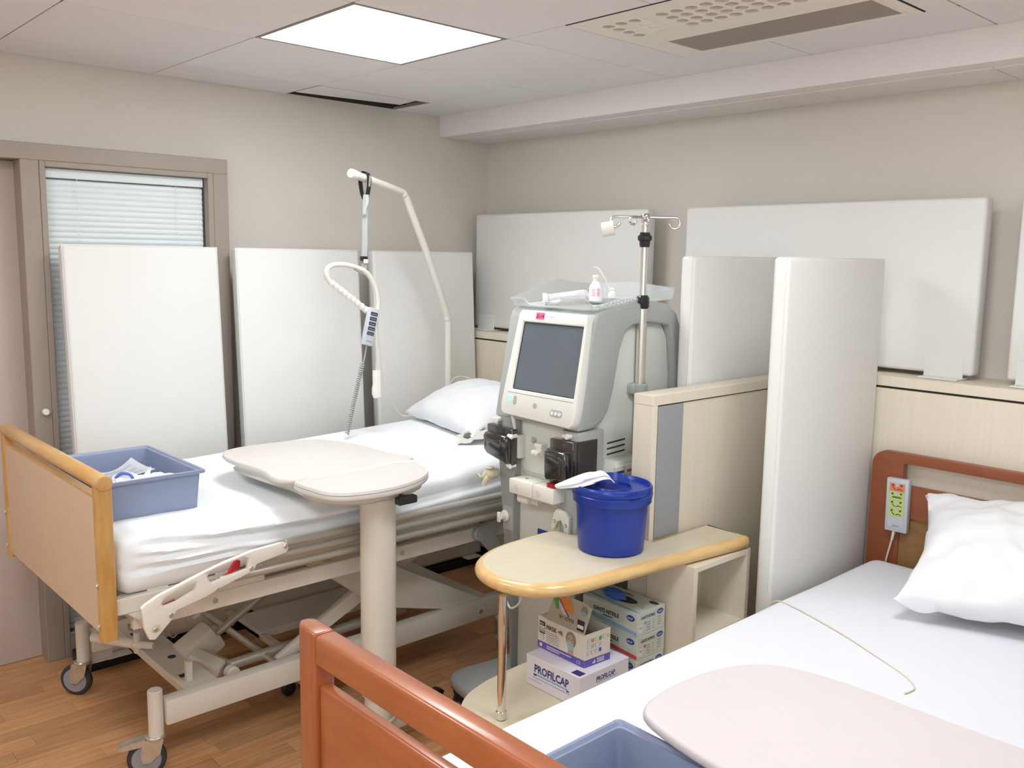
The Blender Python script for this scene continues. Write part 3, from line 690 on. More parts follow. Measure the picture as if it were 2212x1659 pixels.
# trapeze pole
bm = B()
P_ = [(2.682, 3.36, 0.56), (2.682, 3.36, 0.9), (2.682, 3.36, 1.27), (2.675, 3.358, 1.31), (2.658, 3.354, 1.36), (2.52, 3.32, 1.625), (2.385, 3.28, 1.845), (2.358, 3.27, 1.872), (2.32, 3.26, 1.884), (2.02, 3.15, 1.928)]
tube(bm, P_, 0.0165, 16, 5); tp = finish(bm, 'trapeze_pole', m_frame, bed, 'white bent trapeze pole', smooth=60)
bm = B(); cyl(bm, (2.04, 3.156, 1.925), (2.008, 3.146, 1.929), 0.0185, n=20, bev=0.003); finish(bm, 'end_cap', m_white, tp)
# ---- trapeze grip hanging from the pole (own thing)
tg = thing('trapeze_grip', 'white triangular trapeze grip hanging on a grey strap from the bent pole', 'grip', (2.085, 3.17, 1.92))
bm = B()
for s in (-1, 1):
    pass
pax = V((-0.92, -0.36, 0.13)).normalized(); ph = V((0.36, -0.92, 0)).normalized(); pc_ = V((2.098, 3.178, 1.917))
R = []
for i in range(33):
    a = 2*PI*i/32; dn = max(0, -math.cos(a)); p = pc_+ph*(0.023*math.sin(a))+Z_*(0.024*math.cos(a)-0.062*dn**1.6)
    out = (ph*math.sin(a)+Z_*math.cos(a)).normalized(); R.append([bm.verts.new(p+pax*0.012+out*0.002), bm.verts.new(p-pax*0.012+out*0.002), bm.verts.new(p-pax*0.012-out*0.002), bm.verts.new(p+pax*0.012-out*0.002)])
for a, b in zip(R, R[1:]): bridge(bm, a, b)
bmesh.ops.remove_doubles(bm, verts=bm.verts[:], dist=1e-5)
finish(bm, 'buckle_loop', m_black, tg, 'black loop around the pole', smooth=60)
bm = B(); b4c = pc_+ph*0.0265-Z_*0.012
for q in ((0.006, 0.022),): 
    vs = [b4c+pax*q[0]+Z_*q[1], b4c-pax*q[0]+Z_*q[1], b4c-pax*q[0]-Z_*q[1]-ph*0.006, b4c+pax*q[0]-Z_*q[1]-ph*0.006]
    A = [bm.verts.new(v) for v in vs]; Bv = [bm.verts.new(v+ph*0.002) for v in vs]; bm.faces.new(A); bm.faces.new(Bv[::-1]); bridge(bm, A, Bv)
finish(bm, 'buckle_plate', m_strap, tg)
bm = B()
def ribbon(bm, P, w, t):
    P = [V(p) for p in P]; R = []
    side = V((R2.x, R2.y, 0)).normalized()
    for i, p in enumerate(P):
        d = (P[min(i+1, len(P)-1)]-P[max(i-1, 0)]).normalized(); n = d.cross(side).normalized()
        R.append([bm.verts.new(p+side*w+n*t), bm.verts.new(p-side*w+n*t), bm.verts.new(p-side*w-n*t), bm.verts.new(p+side*w-n*t)])
    for a, b in zip(R, R[1:]): bridge(bm, a, b)
    bm.faces.new(R[0][::-1]); bm.faces.new(R[-1])
ribbon(bm, [(2.09, 3.158, 1.85), (2.082, 3.155, 1.75), (2.078, 3.15, 1.65), (2.074, 3.15, 1.60), (2.072, 3.15, 1.545)], 0.011, 0.0012)
ribbon(bm, [(2.092, 3.152, 1.85), (2.088, 3.146, 1.82), (2.074, 3.142, 1.79), (2.072, 3.142, 1.77)], 0.006, 0.001)
ribbon(bm, [(2.072, 3.148, 1.545), (2.064, 3.145, 1.53), (2.02, 3.146, 1.552), (1.99, 3.147, 1.566)], 0.006, 0.001)
ribbon(bm, [(2.074, 3.148, 1.545), (2.088, 3.146, 1.528), (2.11, 3.146, 1.502), (2.118, 3.147, 1.488)], 0.006, 0.001)
finish(bm, 'strap', m_strap, tg)
bm = B(); box(bm, (2.058, 3.141, 1.583), (2.088, 3.159, 1.602), 0.003, 1); o = finish(bm, 'strap_slider', m_black, tg)
bm = B(); box(bm, (2.064, 3.136, 1.574), (2.084, 3.1405, 1.590), 0.001, 1); finish(bm, 'slider_plate', m_white, tg)
tri = [(1.925, 3.15, 1.485), (1.90, 3.15, 1.515), (1.898, 3.15, 1.545), (1.925, 3.15, 1.565), (1.98, 3.15, 1.567), (2.04, 3.15, 1.555), (2.085, 3.15, 1.535), (2.12, 3.15, 1.49), (2.138, 3.15, 1.44), (2.14, 3.15, 1.39), (2.118, 3.15, 1.362), (2.09, 3.15, 1.376)]
bm = B(); tube(bm, tri, 0.0105, 12, 5); finish(bm, 'grip_bow', m_frame, tg, smooth=60)
a, b = V((1.915, 3.15, 1.497)), V((2.094, 3.15, 1.374)); NN = 64
bm = B(); tube(bm, [a+(b-a)*(i/NN) for i in range(NN+1)], lambda t: 0.0135+0.0013*math.sin(t*2*PI*9), 14); finish(bm, 'grip_handle', m_white, tg, 'bumpy finger grip', smooth=70)
# bed handset hung on the grip
def frame_thing(t, c, u, v, n):   # local frame mapped to world
    return Matrix((u, v, n)).transposed()
hs = thing('bed_handset', 'white bed handset with five dark keys hooked on the trapeze grip', 'handset', (2.09, 3.135, 1.25))
hu = V((0.985, 0.0, -0.10)).normalized(); hv = V((0.25, 0.02, 0.968)).normalized(); hn = hu.cross(hv).normalized(); hu = hv.cross(hn).normalized()
if hn.y > 0: hn = -hn; 
rotm = Matrix((hu, hv, hn)).transposed()
c0 = V((2.088, 3.128, 1.315))
def local_box(bm, c0, rm, a, b, r=0, seg=1):
    n0 = len(bm.verts); vs = box(bm, a, b, r, seg)
    allv = [v for v in bm.verts][n0:]
    for v in allv: v.co = rm @ v.co + c0
bm = B(); local_box(bm, c0, rotm, (-0.025, -0.078, -0.013), (0.025, 0.078, 0.009), 0.004, 2); finish(bm, 'shell', m_hs, hs)
for k in range(5):
    bm = B(); local_box(bm, c0, rotm, (-0.017, 0.046-0.0205*k, 0.009), (0.017, 0.0605-0.0205*k, 0.0108), 0.002, 1); kk = finish(bm, 'key', m_hsk, hs)
    pts = [R_(-0.012+0.005*i, 0.051-0.0205*k, -0.009+0.005*i, 0.0535-0.0205*k) for i in range(5)]
    decal('key_symbol', kk, m_hs, c0+hn*0.0108, hu, hv, pts, th=0.0004)
decal('marking', hs, m_print, c0+hn*0.009, hu, hv, [R_(-0.014+0.0048*i, -0.064, -0.0105+0.0048*i, -0.0585) for i in range(6)])
bm = B(); tube(bm, [(2.068, 3.128, 1.238), (2.062, 3.13, 1.20), (2.056, 3.135, 1.165)], 0.003, 8, 4); tube(bm, helix((2.056, 3.14, 1.165), (1.99, 3.16, 0.872), 0.0085, 34, 9), 0.0024, 6); finish(bm, 'coiled_lead', m_strap, hs)
# white pull switch hanging on a cord + thin cord to the bed
ps = thing('call_switch', 'white call switch hanging on a thin cord beside the trapeze handset', 'switch', (2.125, 3.14, 1.01))
bm = B(); prism(bm, [(2.108, 1.13), (2.140, 1.13), (2.142, 1.015), (2.112, 1.012), (2.104, 1.03), (2.105, 1.055), (2.109, 1.07)], 'y', 3.132, 3.148, bev=0.003); finish(bm, 'switch_body', m_white, ps)
bm = B(); tube(bm, [(2.13, 3.14, 1.385), (2.133, 3.14, 1.30), (2.128, 3.14, 1.20), (2.122, 3.14, 1.128)], 0.0022, 8, 5)
tube(bm, [(2.134, 3.14, 1.31), (2.142, 3.145, 1.24), (2.17, 3.17, 1.14), (2.22, 3.22, 1.04), (2.31, 3.27, 0.94), (2.36, 3.29, 0.895), (2.39, 3.28, 0.888), (2.44, 3.26, 0.89)], 0.0018, 8, 6); finish(bm, 'cord', m_cord, ps)
# pillow one
rot = Matrix.Rotation(math.radians(-12), 3, 'Z') @ Matrix.Rotation(math.radians(-17), 3, 'Y')
pillow('pillow', m_pillow, V((2.545, 2.99, 0.95)), 0.205, 0.335, 0.165, rot, 'plump white pillow on the bed with the peach footboard, next to the dialysis machine', 2.0, floorz=0.869, xmax=2.73)
bm = B(); tube(bm, [(2.56, 3.2, 1.02), (2.62, 3.22, 1.055), (2.69, 3.2, 1.045), (2.735, 3.15, 1.012), (2.78, 3.1, 1.0)], 0.0018, 8, 6)
tag(finish(bm, 'thin_cord', m_cord, loc=(2.7, 3.15, 1.0)), 'thin ivory cord looping over the far pillow to the honey wood headboard', 'cord')
# blood-line holder clamp lying against the pillow (arm of clamp)
cl = thing('tube_clamp', 'large white plastic tube clamp lying on the pillow edge beside the machine', 'clamp', (2.36, 2.74, 0.88))
cu = V((0.62, -0.30, 0.06)).normalized()
def mapc(a, b, d): return V((2.262, 2.735, 0.872))+V((0.735, -0.678, 0))*a+V((0, 0, 1))*b+V((0.3, 0.32, 0))*d
def cprism(bm, poly, d0, d1):
    A = [bm.verts.new(mapc(a, b, d0)) for a, b in poly]; Bv = [bm.verts.new(mapc(a, b, d1)) for a, b in poly]
    bm.faces.new(A); bm.faces.new(Bv[::-1]); bridge(bm, A, Bv)
bm = B(); cprism(bm, [(-0.025, -0.015), (-0.018, 0.010), (0.0, 0.016), (0.02, 0.012), (0.035, 0.022), (0.048, 0.038), (0.06, 0.042), (0.11, 0.048), (0.11, 0.018), (0.06, 0.012), (0.045, 0.012), (0.03, -0.002), (0.01, -0.006), (-0.01, -0.004)], 0, 0.09); finish(bm, 'lower_jaw', m_white, cl)
bm = B(); cprism(bm, [(-0.032, 0.012), (-0.026, 0.018), (-0.012, 0.022), (0.0, 0.036), (0.02, 0.042), (0.045, 0.043), (0.075, 0.062), (0.082, 0.058), (0.055, 0.036), (0.04, 0.030), (0.02, 0.030), (0.008, 0.022), (-0.004, 0.012)], 0.05, 0.13); finish(bm, 'upper_jaw', m_white, cl)
bm = B(); cprism(bm, [(0.0, 0.022), (0.008, 0.032), (0.022, 0.036), (0.036, 0.033), (0.03, 0.022), (0.012, 0.018)], 0.02, 0.06); finish(bm, 'rubber_lining', m_seam, cl)
decal('arrow', cl, m_pink, mapc(0.088, 0.036, -0.003), V((0.735, -0.678, 0)), Z_, [[(0, -0.004), (0.006, 0), (0, 0.004)]])

# ================================================================== TUBS
def tub(x0, y0, x1, y1, zb, zt, label, inset=0.012):
    t = thing('storage_tub', label, 'tub', ((x0+x1)/2, (y0+y1)/2, zb))
    bm = B(); rr = 0.012; th = 0.003
    def loop(ins, z): return [bm.verts.new((a, b, z)) for a, b in rrect(x0+ins, y0+ins, x1-ins, y1-ins, max(0.003, rr), 3)]
    L_ = [loop(inset+0.008, zb), loop(inset, zt-0.008), loop(inset*0.4, zt-0.008), loop(0, zt-0.010), loop(0, zt-0.001), loop(0.003, zt), loop(inset-0.004, zt), loop(inset, zt-0.006), loop(inset+0.004, zt-0.007), loop(inset+th+0.003, zt-0.016), loop(inset+0.008+th, zb+th)]
    for a, b in zip(L_, L_[1:]): bridge(bm, a, b)
    bm.faces.new(L_[0][::-1]); bm.faces.new(L_[-1])
    finish(bm, 'tub_body', m_box, t); return t
tub(0.83, 2.63, 1.152, 3.095, 0.8265, 0.947, 'blue-grey plastic tub of papers on the bed by the peach footboard')
tub(0.93, 0.585, 1.256, 1.045, 0.6025, 0.742, 'blue-grey plastic tub in the right foreground, on the nearer bed')
def sheet(name, pts, m, label, cat, th=0.0005, n=14, lines=True):
    """curled sheet of paper from 4 corner points, bilinear with a bow"""
    A, Bq, C_, D = [V(p) for p in pts]; bm = B(); g = []
    for i in range(n+1):
        r_ = []
        for j in range(n+1):
            u, v = i/n, j/n
            p = A*(1-u)*(1-v)+Bq*u*(1-v)+C_*u*v+D*(1-u)*v
            p = p+V((0, 0, -0.018*math.sin(PI*u)*(1-v)-0.006*math.sin(PI*v)))
            r_.append(bm.verts.new(p))
        g.append(r_)
    for i in range(n):
        for j in range(n): bm.faces.new((g[i][j], g[i+1][j], g[i+1][j+1], g[i][j+1]))
    bmesh.ops.solidify(bm, geom=bm.faces[:], thickness=th)
    c = (A+Bq+C_+D)/4
    t = thing(name, label, cat, c); finish(bm, 'leaf', m, t, smooth=60)
    if lines:
        bm = B()
        for k in range(13):
            v = 0.12+k*0.06
            if k in (3, 8): continue
            e = 0.85 if k % 4 else 0.5
            q = []
            for u in [0.12+(e-0.12)*s/6 for s in range(7)]:
                def pp(u, v):
                    p = A*(1-u)*(1-v)+Bq*u*(1-v)+C_*u*v+D*(1-u)*v
                    return p+V((0, 0, -0.018*math.sin(PI*u)*(1-v)-0.006*math.sin(PI*v)+0.0012))
                q.append((bm.verts.new(pp(u, v)), bm.verts.new(pp(u, v+0.012))))
            for (a1, a2), (b1, b2) in zip(q, q[1:]): bm.faces.new((a1, b1, b2, a2))
        finish(bm, 'printed_lines', m_print, t)
    return t
def crumple(name, c, s, m, label, cat, seed, sub=3, flat=0.5):
    bm = B(); bmesh.ops.create_icosphere(bm, subdivisions=sub+1, radius=1)
    for v in bm.verts:
        n_ = noise.noise(v.co*1.6+V((seed, 0, 0))); n2 = noise.noise(v.co*4+V((0, seed, 0)))
        v.co = V((v.co.x*s[0], v.co.y*s[1], v.co.z*s[2]))*(1+0.35*n_+0.16*n2)
    bmesh.ops.translate(bm, vec=c, verts=bm.verts[:]); o = finish(bm, name, m, loc=c, smooth=25)
    return tag(o, label, cat)
sheet('printed_sheet', [(0.935, 2.97, 0.905), (1.075, 3.045, 0.922), (1.085, 2.86, 0.915), (0.90, 2.80, 0.905)], m_paper, 'printed white sheet lying slanted in the tub by the peach footboard', 'paper')
crumple('wrapper', V((0.97, 2.79, 0.895)), (0.06, 0.05, 0.032), m_paper, 'crumpled white wrapper in the tub by the peach footboard, left of the torn one', 'wrapper', 4)
crumple('wrapper', V((1.065, 2.77, 0.898)), (0.05, 0.045, 0.024), m_paper, 'torn white wrapper beside the printed sheet in the far tub', 'wrapper', 9)
bm = B(); prism(bm, [(1.02, 0.912), (1.048, 0.940), (1.044, 0.910)], 'y', 2.80, 2.803); tag(finish(bm, 'paper_flap', m_paper, loc=(1.06, 2.776, 0.885)), 'small pointed paper flap sticking up in the far tub', 'paper')
bm = B(); tube(bm, [(0.935, 2.79, 0.922), (0.95, 2.78, 0.936), (0.97, 2.765, 0.932), (0.978, 2.76, 0.915)], 0.005, 8, 5); tag(finish(bm, 'tubing', m_bluep, loc=(0.94, 2.75, 0.9)), 'short curl of pale blue tubing among the wrappers in the far tub', 'tubing')
sheet('folded_sheet', [(1.085, 1.015, 0.700), (1.165, 0.985, 0.690), (1.19, 0.80, 0.67), (1.08, 0.80, 0.68)], m_paper, 'folded white paper in the foreground tub, nearer its corner', 'paper', lines=False)
sheet('folded_sheet', [(0.985, 1.005, 0.705), (1.055, 1.022, 0.712), (1.06, 0.82, 0.69), (0.98, 0.82, 0.69)], m_paper, 'second white paper in the foreground tub, left of the folded one', 'paper', lines=False)

# ================================================================== OVERBED TABLE 1
tb = thing('overbed_table', 'cream overbed table with a raised side tray over the peach-ended bed', 'table', (1.566, 2.31, 0))
def smooth_loop(P, k=4):
    P3 = [V((a, b, 0)) for a, b in P]; n = len(P3); out = []
    for i in range(n):
        p0, p1, p2, p3 = P3[i-1], P3[i], P3[(i+1) % n], P3[(i+2) % n]
        for j in range(k):
            t = j/k; q = 0.5*((2*p1)+(-p0+p2)*t+(2*p0-5*p1+4*p2-p3)*t*t+(-p0+3*p1-3*p2+p3)*t**3); out.append((q.x, q.y))
    return out
main = smooth_loop([(1.345, 2.44), (1.785, 2.44), (1.80, 2.58), (1.795, 2.72), (1.765, 2.86), (1.70, 2.955), (1.56, 2.985), (1.42, 2.985), (1.345, 2.935), (1.318, 2.82), (1.332, 2.64)])
bm = B(); bullslab(bm, main, 0.903, 0.921, 0.008, 6); finish(bm, 'tabletop', m_cream, tb)
sidep = smooth_loop([(1.345, 2.434), (1.56, 2.442), (1.775, 2.434), (1.77, 2.36), (1.735, 2.27), (1.66, 2.205), (1.55, 2.165), (1.44, 2.165), (1.355, 2.20), (1.325, 2.28)][::-1])
bm = B(); bullslab(bm, sidep, 0.897, 0.918, 0.008, 6); st = finish(bm, 'side_tray', m_cream, tb)
bm = B(); n = len(sidep); cx = 1.55; cy = 2.31
o1 = [bm.verts.new((a, b, 0.917)) for a, b in sidep]; o1b = [bm.verts.new((cx+(a-cx)*0.985, cy+(b-cy)*0.98, 0.924)) for a, b in sidep]
i1 = [bm.verts.new((cx+(a-cx)*0.955, cy+(b-cy)*0.93, 0.9235)) for a, b in sidep]; i0 = [bm.verts.new((cx+(a-cx)*0.94, cy+(b-cy)*0.91, 0.9182)) for a, b in sidep]
bridge(bm, o1, o1b); bridge(bm, o1b, i1); bridge(bm, i1, i0); finish(bm, 'tray_lip', m_cream, st, smooth=60)
und = [(1.55+(a-1.55)*0.86, 2.57+(b-2.57)*0.88) for a, b in smooth_loop([(1.345, 2.44), (1.33, 2.28), (1.42, 2.18), (1.56, 2.175), (1.70, 2.22), (1.765, 2.32), (1.79, 2.58), (1.775, 2.8), (1.70, 2.94), (1.56, 2.98), (1.42, 2.98), (1.33, 2.9), (1.33, 2.64)][::-1])]
bm = B(); bullslab(bm, und, 0.872, 0.898, 0.01, 5); finish(bm, 'under_frame', m_gtab, tb)
bm = B(); prism(bm, rrect(1.566-0.055, 2.31-0.055, 1.566+0.055, 2.31+0.055, 0.052, 8), 'z', 0.205, 0.873); finish(bm, 'column', m_gtab, tb)
bm = B(); cyl(bm, (1.566, 2.31, 0.085), (1.566, 2.31, 0.205), 0.046, n=28); cyl(bm, (1.566, 2.31, 0.115), (1.566, 2.31, 0.123), 0.054, n=28, bev=0.003); finish(bm, 'column_foot', m_gtab, tb)
bm = B(); box(bm, (1.585, 2.176, 0.862), (1.60, 2.26, 0.878), 0.002, 1); box(bm, (1.55, 2.172, 0.858), (1.62, 2.20, 0.882), 0.004, 1); finish(bm, 'release_lever', m_black, tb, 'black height lever')
bm = B()
box(bm, (1.545, 2.28, 0.055), (1.585, 2.86, 0.09), 0.006, 2); box(bm, (1.30, 2.29, 0.062), (1.83, 2.33, 0.095), 0.006, 2); finish(bm, 'base_frame', m_frame, tb)
for (x, yy) in ((1.32, 2.31), (1.81, 2.31), (1.53, 2.84), (1.60, 2.84)):
    bm = B(); cyl(bm, (x, yy-0.011, 0.027), (x, yy+0.011, 0.027), 0.0265, n=20, bev=0.004); cyl(bm, (x, yy, 0.045), (x, yy, 0.07), 0.007, n=10); box(bm, (x-0.008, yy-0.015, 0.025), (x+0.008, yy+0.015, 0.056), 0.003, 1); finish(bm, 'caster', m_black, tb)

# ================================================================== BED 2 (reddish wood)
b2 = thing('hospital_bed', 'hospital bed with reddish wood footboard and headboard in the right foreground', 'bed', (1.9, 0.93, 0))
F0, F1 = 0.455, 1.412
for (ya, yb) in ((F1-0.076, F1), (F0, F0+0.076)):
    bm = B()
    prof = [(0.768, 0.0), (0.772, 0.02)]
    if ya > 1: P_ = [(0.770, ya), (0.812, ya), (0.812, yb-0.012), (0.80, yb), (0.786, yb), (0.773, yb-0.02)]
    else: P_ = [(0.770, ya+0.02), (0.786, ya), (0.80, ya), (0.812, ya+0.012), (0.812, yb), (0.770, yb)]
    prism(bm, P_, 'z', 0.24, 0.948, bev=0.005, seg=3); finish(bm, 'foot_post', m_redv, b2)
bm = B(); prism(bm, R_(F0+0.078, 0.892, F1-0.078, 0.948), 'x', 0.7695, 0.8115, bev=0.007, seg=3); finish(bm, 'foot_rail', m_red, b2)
bm = B(); prism(bm, R_(F0+0.0775, 0.50, F1-0.0775, 0.853), 'x', 0.778, 0.803, bev=0.006, seg=3); finish(bm, 'footboard', m_red, b2)
bm = B(); prism(bm, R_(F0+0.15, 0.53, F1-0.12, 0.79), 'x', 0.7772, 0.7785, bev=0); finish(bm, 'inset_panel', m_red, b2)
H2 = 3.005
hb = rrect(0.45, 0.30, 1.405, 0.972, 0.05, 6)
hb = [(a, (b if b > 0.6 else max(b, 0.30))) for a, b in hb]
bm = B(); prism(bm, hb, 'x', H2, H2+0.03, holes=[rrect(0.56, 0.862, 1.296, 0.938, 0.006, 2), R_(0.56, 0.42, 1.296, 0.752)], bev=0.004); finish(bm, 'headboard', m_redh, b2, 'reddish wood headboard frame')
bm = B(); box(bm, (H2+0.008, 0.56, 0.42), (H2+0.024, 1.296, 0.752)); finish(bm, 'headboard_panel', m_tan, b2, 'tan plywood panel')
def folds2(x, py, pz):
    dz = 0; dy = 0
    if pz > 0.6: dz = 0.0025*noise.noise(V((x*3, py*3, 7)))
    if py > 0.4: dy = 0.004*noise.noise(V((x*4, pz*20, 3)))
    return dy, dz
mattress('mattress', b2, m_sheet2, 0.83, 2.985, 0.48, 1.375, 0.455, 0.605, 0.0, folds2, label='mattress under a smooth white fitted sheet', r=0.05, nx=110)
bm = B()
for yy in (0.50, 1.33): box(bm, (0.82, yy, 0.38), (3.0, yy+0.03, 0.45), 0.004, 1)
for x in (0.84, 1.4, 2.0, 2.6, 2.95): box(bm, (x, 0.52, 0.40), (x+0.04, 1.34, 0.448), 0.003, 1)
for x in (1.0, 2.7):
    for yy in (0.55, 1.25): box(bm, (x, yy, 0.12), (x+0.05, yy+0.05, 0.40), 0.004, 1)
finish(bm, 'bed_frame', m_frame, b2)
for x in (1.025, 2.725):
    for yy in (0.575, 1.275):
        g = bpy.data.objects.new('caster', None); COL.objects.link(g); g.parent = b2
        caster(g, x, yy, 0.13, 0.4)
rot = Matrix.Rotation(math.radians(15), 3, 'Z') @ Matrix.Rotation(math.radians(-23), 3, 'Y')
pillow('pillow', m_pillow, V((2.785, 0.775, 0.765)), 0.265, 0.36, 0.19, rot, 'white pillow propped against the reddish headboard at the right edge', 5.3, pinch=0.11, wr=0.017, floorz=0.606, xmax=2.998)
# cord across the bed
bm = B(); tube(bm, [(2.36, 1.40, 0.45), (2.36, 1.392, 0.56), (2.352, 1.365, 0.598), (2.33, 1.30, 0.609), (2.30, 1.21, 0.608), (2.25, 1.09, 0.608), (2.186, 0.966, 0.608), (2.135, 0.875, 0.608), (2.09, 0.835, 0.608), (2.045, 0.838, 0.608)], 0.0021, 8, 8)
tag(finish(bm, 'thin_cord', m_cord, loc=(2.2, 1.1, 0.607)), 'thin ivory cord snaking across the white sheet of the nearer bed', 'cord')
# handset on headboard
h2 = thing('bed_handset', 'pale grey bed handset with orange and green keys hung on the reddish headboard', 'handset', (2.99, 1.3, 0.70))
tl = V((2.985, 1.342, 0.888)); hu = V((0, -1, 0.02)).normalized(); hv = V((0, 0.02, 1)).normalized(); hn = V((-1, 0, 0))
c0 = V((2.992, 1.299, 0.796)); rotm = Matrix((hu, hv, hn)).transposed()
bm = B(); local_box(bm, c0, rotm, (-0.038, -0.092, -0.012), (0.038, 0.092, 0.012), 0.004, 2); finish(bm, 'shell', m_hs, h2)
bm = B(); local_box(bm, c0, rotm, (-0.027, -0.075, 0.012), (0.027, 0.08, 0.0128), 0.0, 1); finish(bm, 'face_plate', m_hs, h2)
for k in range(4):
    z0 = 0.076-0.029*k
    bm = B(); local_box(bm, c0, rotm, (-0.025, z0-0.0275, 0.0128), (0.025, z0, 0.0138), 0.0, 1); kk = finish(bm, 'key', m_okey if k == 0 else m_lime, h2, 'orange key' if k == 0 else 'lime green key')
    o_ = c0+hn*0.0138; mi = m_dred if k == 0 else m_dgreen
    polys = [[(-0.02, z0-0.010), (-0.009, z0-0.010), (-0.0145, z0-0.002)], [(0.009, z0-0.003), (0.02, z0-0.003), (0.0145, z0-0.011)]]
    if k == 1: polys += [R_(-0.016, z0-0.021, 0.017, z0-0.018), R_(-0.014, z0-0.017, 0.014, z0-0.0155)]
    else: polys += [[(-0.017, z0-0.013), (-0.013, z0-0.013), (-0.003, z0-0.022), (-0.006, z0-0.023)], [(-0.002, z0-0.020), (0.008, z0-0.016), (0.018, z0-0.020), (0.017, z0-0.0225), (0.008, z0-0.019), (0.0, z0-0.0225)]]
    decal('key_symbol', kk, mi, o_, hu, hv, polys, th=0.0005)
    bm = B(); local_box(bm, c0, rotm, (-0.0055, z0-0.010, 0.0138), (0.0055, z0-0.001, 0.0146), 0.0, 1); finish(bm, 'key_window', m_hs, kk)
decal('marking', h2, m_seam, c0+hn*0.0128, hu, hv, [R_(-0.012+0.003*i, -0.072, -0.010+0.003*i, -0.0695) for i in range(8)])
bm = B(); cyl(bm, (2.990, 1.305, 0.706), (2.988, 1.309, 0.672), 0.006, 0.0045, n=10); tube(bm, [(2.988, 1.309, 0.675), (2.986, 1.315, 0.64), (2.987, 1.323, 0.60), (2.992, 1.33, 0.56)], 0.0032, 8, 5); finish(bm, 'lead', m_cord, h2)
# overbed table 2
t2 = thing('overbed_table', 'pinkish white overbed table over the nearer bed, cut off at the lower right', 'table', (1.43, 0.40, 0))
top2 = smooth_loop([(1.235, 0.95), (1.275, 1.0), (1.36, 1.015), (1.47, 1.01), (1.57, 0.975), (1.63, 0.91), (1.655, 0.78), (1.655, 0.60), (1.655, 0.35), (1.62, 0.20), (1.50, 0.14), (1.36, 0.14), (1.25, 0.20), (1.205, 0.35), (1.20, 0.60), (1.205, 0.80)])
bm = B(); bullslab(bm, top2[::-1] if False else top2[::-1], 0.758, 0.780, 0.010, 8); finish(bm, 'tabletop', m_cream2, t2, smooth=60)
und2 = [(1.43+(a-1.43)*0.87, 0.57+(b-0.57)*0.88) for a, b in top2[::-1]]
bm = B(); bullslab(bm, und2, 0.735, 0.758, 0.008, 4); finish(bm, 'under_frame', m_gtab, t2)
bm = B(); cyl(bm, (1.43, 0.385, 0.205), (1.43, 0.385, 0.736), 0.055, n=28); cyl(bm, (1.43, 0.385, 0.08), (1.43, 0.385, 0.206), 0.046, n=28); finish(bm, 'column', m_gtab, t2)
bm = B(); box(bm, (1.41, 0.36, 0.055), (1.45, 0.95, 0.09), 0.006, 2); box(bm, (1.18, 0.365, 0.062), (1.68, 0.405, 0.095), 0.006, 2); finish(bm, 'base_frame', m_frame, t2)
for (x, yy) in ((1.2, 0.385), (1.66, 0.385), (1.395, 0.93), (1.465, 0.93)):
    bm = B(); cyl(bm, (x, yy-0.011, 0.027), (x, yy+0.011, 0.027), 0.0265, n=20, bev=0.004); cyl(bm, (x, yy, 0.045), (x, yy, 0.07), 0.007, n=10); box(bm, (x-0.008, yy-0.015, 0.025), (x+0.008, yy+0.015, 0.056), 0.003, 1); finish(bm, 'caster', m_black, t2)

# ================================================================== ROOM DIVIDER + DESK
dv = thing('room_divider', 'waist-high beige laminate divider with a grey strip beside the desk', 'divider', (2.63, 1.76, 0))
DX0, DX1, DY0, DY1, DZ = 2.185, 3.057, 1.722, 1.802, 1.192
bm = B(); box(bm, (DX0+0.001, DY0+0.0005, 0), (DX0+0.022, DY1, DZ-0.032), 0.001, 1); finish(bm, 'end_upright', m_wood_b, dv)
bm = B(); box(bm, (DX0, DY0, DZ-0.032), (DX1, DY1, DZ), 0.0012, 1); finish(bm, 'cap_board', m_wood_b, dv)
bm = B(); box(bm, (DX0+0.022, DY0+0.006, 0), (DX1, DY1-0.002, DZ-0.033)); finish(bm, 'divider_panel', m_wood_b, dv)
bm = B(); box(bm, (DX0+0.028, DY0+0.002, 0.73), (DX0+0.155, DY0+0.0055, DZ-0.036)); finish(bm, 'glass_strip', m_smoke, dv, 'grey satin strip')
bm = B(); box(bm, (DX0+0.022, DY0+0.004, DZ-0.0355), (DX1, DY0+0.008, DZ-0.0325)); finish(bm, 'shadow_gap', m_void, dv)

dk = thing('desk', 'beige half-round desk with birch edging, chrome leg and open cubby by the divider', 'desk', (2.0, 1.75, 0))
def desk_outline(x_end, y_front_end, ext=0.0):
    P = [(2.478, 1.716), (2.184, 1.716), (2.182, 1.82), (2.178, 1.885), (2.12, 1.905), (2.056, 1.915), (2.045, 1.985), (1.98, 2.003), (1.84, 2.0)]
    P += [(1.75, 1.985), (1.665, 1.945), (1.61, 1.885), (1.585, 1.81), (1.590, 1.735), (1.625, 1.665), (1.685, 1.622), (1.76, 1.600), (1.86, 1.590), (2.0, 1.577)]
    P += [(2.2, 1.556), (2.4, 1.534), (2.455, 1.530), (2.478, 1.542)]
    return P
P0 = desk_outline(0, 0)
